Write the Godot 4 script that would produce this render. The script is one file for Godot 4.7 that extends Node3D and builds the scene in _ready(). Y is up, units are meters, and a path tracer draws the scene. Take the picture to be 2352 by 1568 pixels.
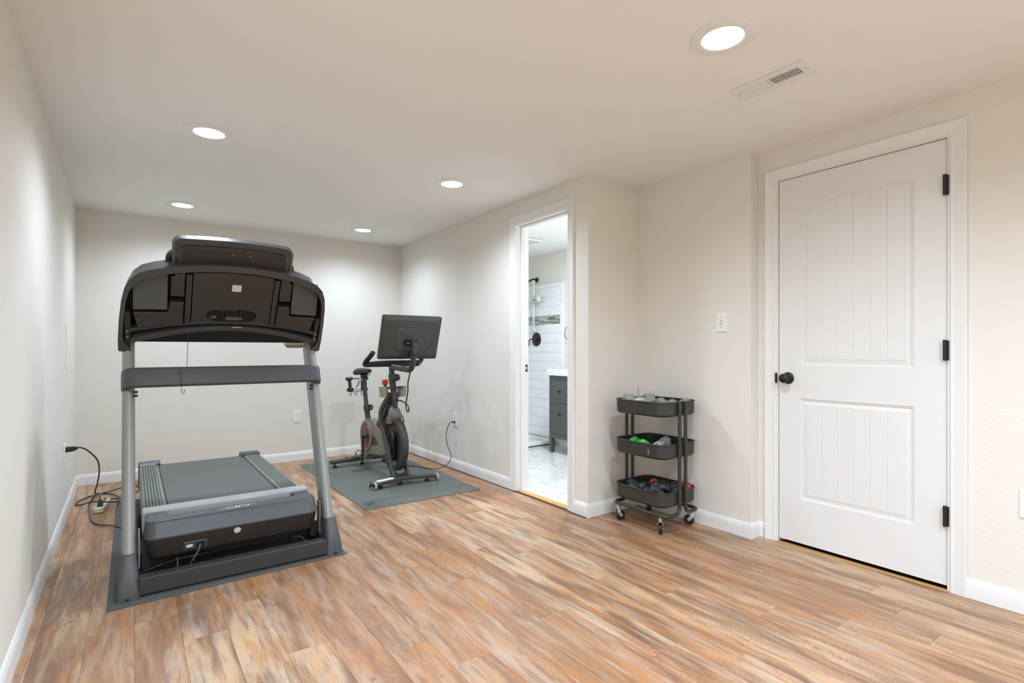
extends Node3D
# A basement exercise room. Points are written (x, y, d): d is the distance into the room, so world z = -d.

class Geo extends RefCounted:
	var t := PackedVector3Array()
	var uv := PackedVector2Array()

	func tri(a: Vector3, b: Vector3, c: Vector3) -> void:
		t.append(a); t.append(b); t.append(c)

	func quad(a: Vector3, b: Vector3, c: Vector3, d: Vector3) -> void:
		tri(a, b, c); tri(a, c, d)

	func box(c: Vector3, s: Vector3, bev := 0.0, bas := Basis.IDENTITY) -> Geo:
		var h := s * 0.5
		if bev <= 0.0:
			var p := []
			for k in 8:
				p.append(c + bas * Vector3(h.x if k & 1 else -h.x, h.y if k & 2 else -h.y, h.z if k & 4 else -h.z))
			quad(p[0], p[2], p[3], p[1]); quad(p[4], p[5], p[7], p[6])
			quad(p[0], p[1], p[5], p[4]); quad(p[2], p[6], p[7], p[3])
			quad(p[0], p[4], p[6], p[2]); quad(p[1], p[3], p[7], p[5])
			return self
		bev = minf(bev, minf(h.x, minf(h.y, h.z)) * 0.95)
		var q := {}
		for sx in [-1, 1]:
			for sy in [-1, 1]:
				for sz in [-1, 1]:
					var e := Vector3(sx, sy, sz)
					for a in 3:
						var v := Vector3(sx * (h.x - bev), sy * (h.y - bev), sz * (h.z - bev))
						v[a] = e[a] * h[a]
						q[[sx, sy, sz, a]] = c + bas * v
		for a in 3:
			var b1 := (a + 1) % 3
			var b2 := (a + 2) % 3
			for s1 in [-1, 1]:
				var k := []
				for pr in [[-1, -1], [1, -1], [1, 1], [-1, 1]]:
					var id := [0, 0, 0]
					id[a] = s1; id[b1] = pr[0]; id[b2] = pr[1]
					k.append(q[[id[0], id[1], id[2], a]])
				if s1 > 0: quad(k[0], k[1], k[2], k[3])
				else: quad(k[3], k[2], k[1], k[0])
			for s1 in [-1, 1]:
				for s2 in [-1, 1]:
					var i0 := [0, 0, 0]; var i1 := [0, 0, 0]
					i0[b1] = s1; i0[b2] = s2; i0[a] = -1
					i1[b1] = s1; i1[b2] = s2; i1[a] = 1
					var w: Array = [q[[i0[0], i0[1], i0[2], b1]], q[[i1[0], i1[1], i1[2], b1]], q[[i1[0], i1[1], i1[2], b2]], q[[i0[0], i0[1], i0[2], b2]]]
					if s1 * s2 > 0: quad(w[3], w[2], w[1], w[0])
					else: quad(w[0], w[1], w[2], w[3])
		for sx in [-1, 1]:
			for sy in [-1, 1]:
				for sz in [-1, 1]:
					var w: Array = [q[[sx, sy, sz, 0]], q[[sx, sy, sz, 1]], q[[sx, sy, sz, 2]]]
					if sx * sy * sz > 0: tri(w[0], w[1], w[2])
					else: tri(w[2], w[1], w[0])
		return self

	# box between two corners
	func bb(a: Vector3, b: Vector3, bev := 0.0) -> Geo:
		return box((a + b) * 0.5, (b - a).abs(), bev)

	static func area2(p: PackedVector2Array) -> float:
		var s := 0.0
		for i in p.size():
			s += p[i].cross(p[(i + 1) % p.size()])
		return s

	static func inset(p: PackedVector2Array, by: float) -> PackedVector2Array:
		var o := PackedVector2Array()
		var n := p.size()
		for i in n:
			var e0 := (p[i] - p[(i + n - 1) % n]).normalized()
			var e1 := (p[(i + 1) % n] - p[i]).normalized()
			var n0 := Vector2(-e0.y, e0.x)
			var n1 := Vector2(-e1.y, e1.x)
			var m := (n0 + n1)
			var k := maxf(m.length_squared() * 0.5, 0.3)
			o.append(p[i] + m * (by / k))
		return o

	# polygon in the plane o + u, v, extruded along w by depth; both faces bevelled by bev
	func extrude(poly: PackedVector2Array, o: Vector3, u: Vector3, v: Vector3, w: Vector3, depth: float, bev := 0.0, caps := 3) -> Geo:
		var p := poly.duplicate()
		if (area2(p) < 0.0) != (u.cross(v).dot(w) < 0.0):
			p.reverse()
		var flip := u.cross(v).dot(w) < 0.0
		var ins := p
		if bev > 0.0:
			ins = inset(p, -bev if flip else bev)
		var levels := [[p, 0.0], [p, depth]]
		if bev > 0.0:
			levels = [[ins, 0.0], [p, bev], [p, depth - bev], [ins, depth]]
		var n := p.size()
		for k in levels.size() - 1:
			var a: PackedVector2Array = levels[k][0]
			var b: PackedVector2Array = levels[k + 1][0]
			var ha: float = levels[k][1]
			var hb: float = levels[k + 1][1]
			for i in n:
				var j := (i + 1) % n
				quad(o + u * a[i].x + v * a[i].y + w * ha, o + u * a[j].x + v * a[j].y + w * ha, o + u * b[j].x + v * b[j].y + w * hb, o + u * b[i].x + v * b[i].y + w * hb)
		var id := Geometry2D.triangulate_polygon(ins)
		for k in range(0, id.size(), 3):
			var a := ins[id[k]]; var b := ins[id[k + 1]]; var c := ins[id[k + 2]]
			var A := o + u * a.x + v * a.y; var Bq := o + u * b.x + v * b.y; var C := o + u * c.x + v * c.y
			var up := (Bq - A).cross(C - A).dot(w) > 0.0
			if caps & 2:
				if up: tri(A + w * depth, Bq + w * depth, C + w * depth)
				else: tri(A + w * depth, C + w * depth, Bq + w * depth)
			if caps & 1:
				if up: tri(A, C, Bq)
				else: tri(A, Bq, C)
		return self

	func lathe(o: Vector3, axis: Vector3, prof: Array, seg := 24, a0 := 0.0, a1 := TAU) -> Geo:
		var h := axis.normalized()
		var r0 := h.cross(Vector3(0.31, 0.77, 0.55)).normalized()
		if absf(h.y) > 0.9: r0 = Vector3(1, 0, 0)
		r0 = (r0 - h * r0.dot(h)).normalized()
		var r1 := h.cross(r0)
		for i in prof.size() - 1:
			var pa: Vector2 = prof[i]
			var pb: Vector2 = prof[i + 1]
			for j in seg:
				var t0 := a0 + (a1 - a0) * j / seg
				var t1 := a0 + (a1 - a0) * (j + 1) / seg
				var d0 := r0 * cos(t0) + r1 * sin(t0)
				var d1 := r0 * cos(t1) + r1 * sin(t1)
				var A := o + d0 * pa.x + h * pa.y
				var Bq := o + d1 * pa.x + h * pa.y
				var C := o + d1 * pb.x + h * pb.y
				var D := o + d0 * pb.x + h * pb.y
				if pa.x < 1e-6: tri(A, C, D)
				elif pb.x < 1e-6: tri(A, Bq, C)
				else: quad(A, Bq, C, D)
		return self

	func cyl(a: Vector3, b: Vector3, r: float, seg := 16, bev := 0.0) -> Geo:
		var l := a.distance_to(b)
		var pr := [Vector2(0, 0), Vector2(r, 0), Vector2(r, l), Vector2(0, l)]
		if bev > 0.0:
			pr = [Vector2(0, 0), Vector2(r - bev, 0), Vector2(r, bev), Vector2(r, l - bev), Vector2(r - bev, l), Vector2(0, l)]
		return lathe(a, b - a, pr, seg)

	# sweep of an ellipse (rx sideways, ry along up) along points
	func tube(pts: PackedVector3Array, r, seg := 10, closed := false, up := Vector3.ZERO, ry := -1.0, power := 2.0) -> Geo:
		var n := pts.size()
		var rings := []
		var side := Vector3.ZERO
		for i in n:
			var tan: Vector3
			if closed: tan = (pts[(i + 1) % n] - pts[(i + n - 1) % n]).normalized()
			elif i == 0: tan = (pts[1] - pts[0]).normalized()
			elif i == n - 1: tan = (pts[i] - pts[i - 1]).normalized()
			else: tan = ((pts[i + 1] - pts[i]).normalized() + (pts[i] - pts[i - 1]).normalized()).normalized()
			if up != Vector3.ZERO:
				side = up.cross(tan).normalized()
			elif i == 0:
				side = tan.cross(Vector3(0.13, 0.9, 0.31)).normalized()
				if absf(tan.y) > 0.85: side = tan.cross(Vector3(1, 0, 0.1)).normalized()
			else:
				side = (side - tan * side.dot(tan)).normalized()
			var nn := tan.cross(side).normalized()
			var rad: float = r[i] if r is Array or r is PackedFloat32Array else r
			var rb: float = rad if ry < 0.0 else ry
			var ring := PackedVector3Array()
			for j in seg:
				var a := TAU * j / seg
				var ca := cos(a); var sa := sin(a)
				if power != 2.0:
					ca = signf(ca) * pow(absf(ca), 2.0 / power); sa = signf(sa) * pow(absf(sa), 2.0 / power)
				ring.append(pts[i] + side * ca * rad + nn * sa * rb)
			rings.append(ring)
		return loft(rings, not closed, closed)

	func loft(rings: Array, caps := true, closed := false) -> Geo:
		var m: int = rings[0].size()
		var last := rings.size() if closed else rings.size() - 1
		for i in last:
			var a: PackedVector3Array = rings[i]
			var b: PackedVector3Array = rings[(i + 1) % rings.size()]
			for j in m:
				var k := (j + 1) % m
				quad(a[j], a[k], b[k], b[j])
		if caps:
			for e in 2:
				var a: PackedVector3Array = rings[0] if e == 0 else rings[rings.size() - 1]
				var c := Vector3.ZERO
				for p in a: c += p
				c /= m
				for j in m:
					var k := (j + 1) % m
					if e == 0: tri(c, a[k], a[j])
					else: tri(c, a[j], a[k])
		return self

	func ball(c: Vector3, r: Vector3, seg := 20, rings := 12) -> Geo:
		for i in rings:
			var f0 := PI * i / rings - PI / 2
			var f1 := PI * (i + 1) / rings - PI / 2
			for j in seg:
				var t0 := TAU * j / seg
				var t1 := TAU * (j + 1) / seg
				var A := c + r * Vector3(cos(f0) * cos(t0), sin(f0), -cos(f0) * sin(t0))
				var Bq := c + r * Vector3(cos(f0) * cos(t1), sin(f0), -cos(f0) * sin(t1))
				var C := c + r * Vector3(cos(f1) * cos(t1), sin(f1), -cos(f1) * sin(t1))
				var D := c + r * Vector3(cos(f1) * cos(t0), sin(f1), -cos(f1) * sin(t0))
				if i == 0: tri(A, C, D)
				elif i == rings - 1: tri(A, Bq, C)
				else: quad(A, Bq, C, D)
		return self

	# profile (across, out) run from a to b; ends mitred by ma, mb along the run per unit across
	func mould(prof: PackedVector2Array, a: Vector3, b: Vector3, across: Vector3, out: Vector3, ma := 0.0, mb := 0.0) -> Geo:
		var run := (b - a).normalized()
		var ra := PackedVector3Array()
		var rb := PackedVector3Array()
		for p in prof:
			ra.append(a + across * p.x + out * p.y + run * (p.x * ma))
			rb.append(b + across * p.x + out * p.y + run * (p.x * mb))
		var flip := (area2(prof) < 0.0) != (across.cross(out).dot(run) < 0.0)
		if flip:
			ra.reverse(); rb.reverse()
		loft([ra, rb], true)
		return self


var M := {}
var org := {}
var names := {}
const H := 2.224

static func rrect(cx: float, cy: float, hw: float, hh: float, r: float, n := 5) -> PackedVector2Array:
	var o := PackedVector2Array()
	for q in 4:
		var sx := 1 if q == 0 or q == 3 else -1
		var sy := 1 if q < 2 else -1
		for k in n + 1:
			var a := PI / 2 * (q + float(k) / n)
			o.append(Vector2(cx + sx * (hw - r) + cos(a) * r, cy + sy * (hh - r) + sin(a) * r))
	return o

static func p3(poly: PackedVector2Array, o: Vector3, u: Vector3, v: Vector3) -> PackedVector3Array:
	var r := PackedVector3Array()
	for p in poly: r.append(o + u * p.x + v * p.y)
	return r

# a smooth curve through the points
static func curve(pts: Array, per := 6, closed := false) -> PackedVector3Array:
	var o := PackedVector3Array()
	var n := pts.size()
	var last := n if closed else n - 1
	for i in last:
		var p0: Vector3 = pts[(i + n - 1) % n] if closed or i > 0 else pts[0]
		var p1: Vector3 = pts[i]
		var p2: Vector3 = pts[(i + 1) % n]
		var p3_: Vector3 = pts[(i + 2) % n] if closed or i < n - 2 else pts[n - 1]
		for k in per:
			var s := float(k) / per
			o.append(0.5 * ((2.0 * p1) + (p2 - p0) * s + (2.0 * p0 - 5.0 * p1 + 4.0 * p2 - p3_) * s * s + (3.0 * p1 - p0 - 3.0 * p2 + p3_) * s * s * s))
	if not closed: o.append(pts[n - 1])
	return o

# corners of a polyline rounded with radius r
static func rounded(pts: Array, r: float, n := 6) -> PackedVector3Array:
	var o := PackedVector3Array([pts[0]])
	for i in range(1, pts.size() - 1):
		var a: Vector3 = pts[i - 1]; var b: Vector3 = pts[i]; var c: Vector3 = pts[i + 1]
		var ra := minf(r, minf(a.distance_to(b), b.distance_to(c)) * 0.48)
		var s := b + (a - b).normalized() * ra
		var e := b + (c - b).normalized() * ra
		for k in n + 1:
			var f := float(k) / n
			o.append(s.lerp(b, f).lerp(b.lerp(e, f), f))
	o.append(pts[pts.size() - 1])
	return o

func numbered(called: String) -> String:
	if not names.has(called):
		names[called] = 0
		return called
	names[called] += 1
	return "%s_%03d" % [called, names[called]]

func make_mesh(g: Geo, o: Vector3, deg: float) -> ArrayMesh:
	var n := g.t.size()
	var v := PackedVector3Array(); v.resize(n)
	var nr := PackedVector3Array(); nr.resize(n)
	for i in n:
		var p := g.t[i]
		v[i] = Vector3(p.x - o.x, p.y - o.y, -(p.z - o.z))
	var fn := PackedVector3Array(); fn.resize(n / 3)
	for f in n / 3:
		fn[f] = (v[f * 3 + 2] - v[f * 3]).cross(v[f * 3 + 1] - v[f * 3])
	if deg <= 0.0:
		for f in n / 3:
			var m := fn[f].normalized()
			nr[f * 3] = m; nr[f * 3 + 1] = m; nr[f * 3 + 2] = m
	else:
		var cs := cos(deg_to_rad(deg))
		var near := {}
		for i in n:
			var key := Vector3i((v[i] * 20000.0).round())
			if near.has(key): near[key].append(i / 3)
			else: near[key] = [i / 3]
		var un := PackedVector3Array(); un.resize(n / 3)
		for f in n / 3: un[f] = fn[f].normalized()
		for i in n:
			var f := i / 3
			var s := Vector3.ZERO
			var mine := un[f]
			for k in near[Vector3i((v[i] * 20000.0).round())]:
				if un[k].dot(mine) > cs: s += fn[k]
			nr[i] = s.normalized() if s.length_squared() > 1e-20 else mine
	var arr := []
	arr.resize(Mesh.ARRAY_MAX)
	arr[Mesh.ARRAY_VERTEX] = v
	arr[Mesh.ARRAY_NORMAL] = nr
	if g.uv.size() == n: arr[Mesh.ARRAY_TEX_UV] = g.uv
	var am := ArrayMesh.new()
	am.add_surface_from_arrays(Mesh.PRIMITIVE_TRIANGLES, arr)
	return am

# one named mesh under a thing, a part or a piece of the setting
func part(called: String, g: Geo, m: Material, parent: Node3D, deg := 35.0) -> MeshInstance3D:
	var o := MeshInstance3D.new()
	o.name = called
	o.mesh = make_mesh(g, org[parent], deg)
	o.material_override = m
	parent.add_child(o, true)
	org[o] = org[parent]
	return o

func thing(called: String, label: String, category: String, base: Vector3, group := "") -> Node3D:
	var o := Node3D.new()
	o.name = numbered(called)
	add_child(o)
	o.position = Vector3(base.x, base.y, -base.z)
	org[o] = base
	o.set_meta("label", label); o.set_meta("category", category)
	if group: o.set_meta("group", group)
	return o

# a thing that is one mesh
func single(called: String, g: Geo, m: Material, label: String, category: String, group := "", deg := 35.0) -> MeshInstance3D:
	var lo := g.t[0]; var hi := g.t[0]
	for p in g.t:
		lo = lo.min(p); hi = hi.max(p)
	var base := Vector3((lo.x + hi.x) / 2, lo.y, (lo.z + hi.z) / 2)
	var o := MeshInstance3D.new()
	o.name = numbered(called)
	o.mesh = make_mesh(g, base, deg)
	o.material_override = m
	add_child(o)
	o.position = Vector3(base.x, base.y, -base.z)
	org[o] = base
	o.set_meta("label", label); o.set_meta("category", category)
	if group: o.set_meta("group", group)
	return o

func setting(called: String, g: Geo, m: Material, label: String, category: String, deg := 35.0) -> MeshInstance3D:
	var o := single(called, g, m, label, category, "", deg)
	o.set_meta("kind", "structure")
	return o

func copy_of(src: Node3D, base: Vector3, basis: Basis, label: String, group: String) -> Node3D:
	var o: Node3D = src.duplicate()
	o.name = numbered(String(src.name))
	add_child(o)
	o.transform = Transform3D(basis, Vector3(base.x, base.y, -base.z))
	o.set_meta("label", label)
	if group: o.set_meta("group", group)
	return o

func mat(called: String, c: Color, rough := 0.5, metal := 0.0, spec := 0.5) -> StandardMaterial3D:
	var m := StandardMaterial3D.new()
	m.resource_name = called
	m.albedo_color = c
	m.roughness = rough
	m.metallic = metal
	m.metallic_specular = spec
	M[called] = m
	return m

static func rgb(r: float, g: float, b: float) -> Color:
	return Color(r / 255.0, g / 255.0, b / 255.0)

func noise_tex(freq: float, seed_: int, normal := false, strength := 1.0, size := 512) -> NoiseTexture2D:
	var f := FastNoiseLite.new()
	f.seed = seed_
	f.noise_type = FastNoiseLite.TYPE_SIMPLEX_SMOOTH
	f.frequency = freq
	f.fractal_octaves = 4
	var n := NoiseTexture2D.new()
	n.width = size; n.height = size
	n.seamless = true
	n.noise = f
	if normal:
		n.as_normal_map = true
		n.bump_strength = strength
	return n

func bumpy(m: StandardMaterial3D, freq: float, seed_: int, strength: float, scale: float, amount := 1.0) -> void:
	m.normal_enabled = true
	m.normal_texture = noise_tex(freq, seed_, true, strength)
	m.normal_scale = amount
	m.uv1_triplanar = true
	m.uv1_world_triplanar = true
	m.uv1_scale = Vector3.ONE * scale

# the printed oak boards: one strip of the picture for each kind of board
func plank_picture(strips: int, w: int, hgt: int) -> ImageTexture:
	var im := Image.create(w, strips * hgt, false, Image.FORMAT_RGB8)
	var n1 := FastNoiseLite.new(); n1.noise_type = FastNoiseLite.TYPE_SIMPLEX_SMOOTH; n1.frequency = 1.0; n1.fractal_octaves = 3
	var n2 := FastNoiseLite.new(); n2.noise_type = FastNoiseLite.TYPE_SIMPLEX; n2.frequency = 1.0; n2.fractal_type = FastNoiseLite.FRACTAL_NONE; n2.seed = 7
	var light := [rgb(206, 164, 122), rgb(198, 152, 110), rgb(188, 144, 106), rgb(212, 176, 138), rgb(194, 144, 100), rgb(180, 142, 112)]
	var dark := [rgb(158, 114, 80), rgb(142, 102, 72), rgb(128, 94, 70), rgb(168, 120, 82), rgb(148, 102, 68), rgb(124, 94, 74)]
	var grey := rgb(196, 182, 168)
	var orange := rgb(194, 128, 72)
	var rng := RandomNumberGenerator.new()
	rng.seed = 41
	for s in strips:
		var ca: Color = light[s % 6].lerp(light[rng.randi() % 6], 0.4)
		var cb: Color = dark[(s * 5 + 2) % 6].lerp(dark[rng.randi() % 6], 0.4)
		var bias := rng.randf_range(-0.25, 0.3)
		var grain := rng.randf_range(0.6, 1.2)
		var knots := []
		for k in rng.randi_range(0, 3):
			knots.append([rng.randf_range(0.05, 0.95) * w, rng.randf_range(0.2, 0.8) * hgt, rng.randf_range(4.0, 10.0)])
		var oy := s * 31.7
		for y in hgt:
			for x in w:
				var fx := x / float(w) * 1.22
				var fy := y / float(hgt) * 0.148
				var warp := n1.get_noise_2d(fx * 1.6 + 9.0, fy * 6.0 + oy) * 0.012
				for k in knots:
					var dx: float = (x - k[0]) / 3.5
					var dy: float = y - k[1]
					var q: float = dx * dx + dy * dy
					if q < 1600.0: warp += signf(dy) * 0.008 * exp(-q / (k[2] * k[2] * 3.0))
				var big := n1.get_noise_2d(fx * 1.5, (fy + warp) * 11.0 + oy)
				var mid := n1.get_noise_2d(fx * 5.0 + 30.0, (fy + warp) * 34.0 + oy * 2.0)
				var streak := n2.get_noise_2d(fx * 1.3 + 40.0, (fy + warp) * 110.0 + oy * 3.0)
				var fine := n2.get_noise_2d(fx * 9.0 + 80.0, (fy + warp * 0.5) * 420.0 + oy * 5.0)
				var mix := 0.5 + bias + big * 1.15 + mid * 0.18 + (streak * 0.11 + fine * 0.09) * grain
				var c := cb.lerp(ca, smoothstep(-0.1, 1.1, mix))
				var wh := n1.get_noise_2d(fx * 1.9 + 200.0, (fy + warp) * 13.0 + oy)
				if wh > 0.16: c = c.lerp(grey, minf((wh - 0.16) * 1.5, 0.38))
				var og := n1.get_noise_2d(fx * 1.5 + 300.0, (fy + warp) * 13.0 - oy)
				if og > 0.12: c = c.lerp(orange, minf((og - 0.12) * 1.9, 0.5))
				var dk := n1.get_noise_2d(fx * 3.0 + 400.0, (fy + warp) * 30.0 - oy * 2.0)
				if dk > 0.2: c = c.lerp(rgb(118, 86, 64), minf((dk - 0.2) * 1.4, 0.35))
				var saw := n1.get_noise_2d(fx * 1.6 + 500.0, fy * 7.0 + oy)
				if saw > 0.18:
					var line := n2.get_noise_2d(fx * 210.0, fy * 22.0 + oy)
					if line > 0.2: c = c.lerp(rgb(222, 192, 150) if big < 0.0 else rgb(116, 86, 64), minf((saw - 0.18) * 3.0, 0.5) * (line - 0.2) * 1.3)
				var crack := n2.get_noise_2d(fx * 3.0 + 700.0, (fy + warp) * 120.0 + oy)
				if crack > 0.8: c = c.lerp(rgb(96, 70, 52), (crack - 0.8) * 2.0)
				for k in knots:
					var dx: float = (x - k[0]) / 1.5
					var dy: float = y - k[1]
					var q: float = sqrt(dx * dx + dy * dy) / k[2]
					if q < 1.0: c = c.lerp(rgb(124, 82, 56), (1.0 - q) * 0.7)
				im.set_pixel(x, s * hgt + y, c)
	return ImageTexture.create_from_image(im)

func materials() -> void:
	var m := mat("wall_paint", rgb(233, 228, 217), 0.62, 0.0, 0.4)
	bumpy(m, 0.035, 3, 2.0, 2.2, 0.25)
	m = mat("ceiling_paint", rgb(243, 242, 237), 0.85, 0.0, 0.3)
	bumpy(m, 0.035, 5, 2.0, 2.0, 0.2)
	mat("trim_paint", rgb(236, 235, 230), 0.38)
	mat("door_paint", rgb(232, 231, 226), 0.36)
	mat("plate_white", rgb(240, 240, 238), 0.3)
	mat("slot_dark", rgb(70, 66, 62), 0.6)
	mat("bronze", rgb(44, 41, 38), 0.35, 0.4)
	m = mat("threshold_wood", rgb(196, 150, 84), 0.45)
	mat("subfloor", rgb(84, 62, 46), 0.9)
	m = mat("planks", rgb(236, 238, 242), 0.36, 0.0, 0.5)
	m.albedo_texture = plank_picture(14, 1024, 96)
	# treadmill
	mat("tm_plastic", rgb(74, 77, 78), 0.42)
	mat("tm_frame", rgb(56, 57, 57), 0.45)
	mat("tm_black", rgb(52, 48, 44), 0.5)
	mat("tm_deep", rgb(26, 26, 27), 0.6)
	mat("tm_shell", rgb(66, 68, 68), 0.32)
	mat("tm_panel", rgb(56, 55, 52), 0.5)
	mat("tm_steel", rgb(150, 152, 148), 0.42, 0.3)
	mat("tm_silver", rgb(196, 198, 200), 0.4, 0.2)
	m = mat("tm_belt", rgb(92, 93, 88), 0.62)
	bumpy(m, 0.12, 21, 4.0, 9.0, 0.5)
	mat("tm_rail", rgb(118, 121, 114), 0.5)
	m = mat("rubber_mat", rgb(84, 88, 85), 0.7)
	bumpy(m, 0.15, 23, 4.0, 7.0, 0.5)
	m = mat("bike_mat", rgb(102, 105, 99), 0.6)
	bumpy(m, 0.15, 29, 4.0, 7.0, 0.5)
	mat("mat_print", rgb(46, 49, 48), 0.6)
	mat("print_white", rgb(232, 232, 228), 0.5)
	mat("print_grey", rgb(168, 166, 162), 0.5)
	mat("cord_black", rgb(34, 34, 32), 0.5)
	mat("cord_grey", rgb(84, 86, 84), 0.5)
	mat("strip_cream", rgb(214, 210, 176), 0.4)
	# bike
	mat("bk_frame", rgb(60, 60, 56), 0.45)
	mat("bk_black", rgb(34, 34, 33), 0.42)
	mat("bk_gloss", rgb(30, 31, 33), 0.2)
	mat("bk_olive", rgb(126, 120, 102), 0.42)
	mat("bk_red", rgb(150, 64, 52), 0.45)
	mat("bk_smoke", rgb(112, 112, 108), 0.18)
	mat("bk_screen", rgb(62, 62, 59), 0.34)
	mat("bk_screen_mid", rgb(68, 68, 65), 0.4)
	mat("glass_black", rgb(16, 16, 18), 0.08)
	mat("bk_holder", rgb(158, 152, 128), 0.35)
	mat("orange", rgb(238, 72, 20), 0.4)
	mat("wheel_grey", rgb(176, 178, 176), 0.3)
	mat("chrome", rgb(214, 215, 217), 0.18, 1.0)
	mat("zinc", rgb(206, 206, 202), 0.28, 0.75)
	# cart
	mat("cart_paint", rgb(52, 52, 46), 0.42)
	mat("cart_bolt", rgb(206, 206, 202), 0.35, 0.5)
	mat("tyre", rgb(26, 27, 29), 0.4)
	mat("iron", rgb(140, 140, 132), 0.5, 0.2)
	mat("iron_rim", rgb(206, 206, 204), 0.35, 0.5)
	mat("vinyl_green", rgb(58, 190, 72), 0.4)
	mat("vinyl_grey", rgb(150, 152, 152), 0.5)
	mat("rust", rgb(176, 146, 108), 0.7)
	m = mat("glove_black", rgb(36, 38, 40), 0.55)
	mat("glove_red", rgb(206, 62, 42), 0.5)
	# bathroom
	mat("tile_white", rgb(243, 245, 247), 0.15)
	mat("grout", rgb(216, 217, 217), 0.8)
	mat("tray_white", rgb(244, 245, 245), 0.25)
	mat("vanity_grey", rgb(84, 86, 83), 0.45)
	mat("counter", rgb(244, 243, 240), 0.2)
	for k in 4:
		mat("glass_strip_%d" % k, [rgb(112, 112, 104), rgb(172, 172, 160), rgb(204, 202, 190), rgb(140, 140, 130)][k], 0.12)
	m = mat("bath_floor", rgb(224, 222, 212), 0.2)
	var f := FastNoiseLite.new()
	f.seed = 77; f.frequency = 0.012; f.fractal_octaves = 5
	var nt := NoiseTexture2D.new()
	nt.width = 512; nt.height = 512; nt.seamless = true; nt.noise = f
	var gr := Gradient.new()
	gr.offsets = PackedFloat32Array([0.2, 0.5, 0.8])
	gr.colors = PackedColorArray([rgb(206, 205, 198), rgb(222, 221, 214), rgb(230, 229, 223)])
	nt.color_ramp = gr
	m.albedo_color = Color.WHITE
	m.albedo_texture = nt
	m.uv1_triplanar = true; m.uv1_world_triplanar = true; m.uv1_scale = Vector3(1.2, 1.0, 2.0)
	m = mat("soap_clear", rgb(222, 222, 208), 0.3)
	m = mat("lens_glow", rgb(255, 255, 252), 0.4)
	m.emission_enabled = true
	m.emission = rgb(255, 252, 246)
	m.emission_energy_multiplier = 2.2

const UX := Vector3(1, 0, 0)
const UY := Vector3(0, 1, 0)
const UD := Vector3(0, 0, 1)
const XR := 2.4026      # wall with the bathroom doorway
const D1 := 2.4802      # where that wall turns
const XN := 2.8947      # alcove wall
const D2 := 1.6544
const XD := 2.9823      # wall with the closed door
const DB := 5.4433      # back wall
const DF := -2.6        # wall behind the camera
const XF := 3.97        # far wall of the bathroom

func plan(poly: Array, y0: float, y1: float, g: Geo = null) -> Geo:
	if g == null: g = Geo.new()
	var p := PackedVector2Array()
	for q in poly: p.append(Vector2(q[0], q[1]))
	return g.extrude(p, Vector3(0, y0, 0), UX, UD, UY, y1 - y0)

func left_x(d: float) -> float:
	return -0.3335 - 0.00925 * (d - 2.36)

func base_profile() -> PackedVector2Array:
	return PackedVector2Array([Vector2(0, 0), Vector2(0, 0.0125), Vector2(0.056, 0.0125), Vector2(0.061, 0.0105), Vector2(0.068, 0.0105), Vector2(0.077, 0.0065), Vector2(0.083, 0.0045), Vector2(0.086, 0.002), Vector2(0.086, 0)])

func casing_profile(w: float) -> PackedVector2Array:
	return PackedVector2Array([Vector2(0, 0), Vector2(0, 0.008), Vector2(0.004, 0.0105), Vector2(0.011, 0.0105), Vector2(0.013, 0.0085), Vector2(w * 0.6, 0.0125), Vector2(w * 0.82, 0.0155), Vector2(w - 0.003, 0.0165), Vector2(w, 0.014), Vector2(w, 0)])

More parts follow.
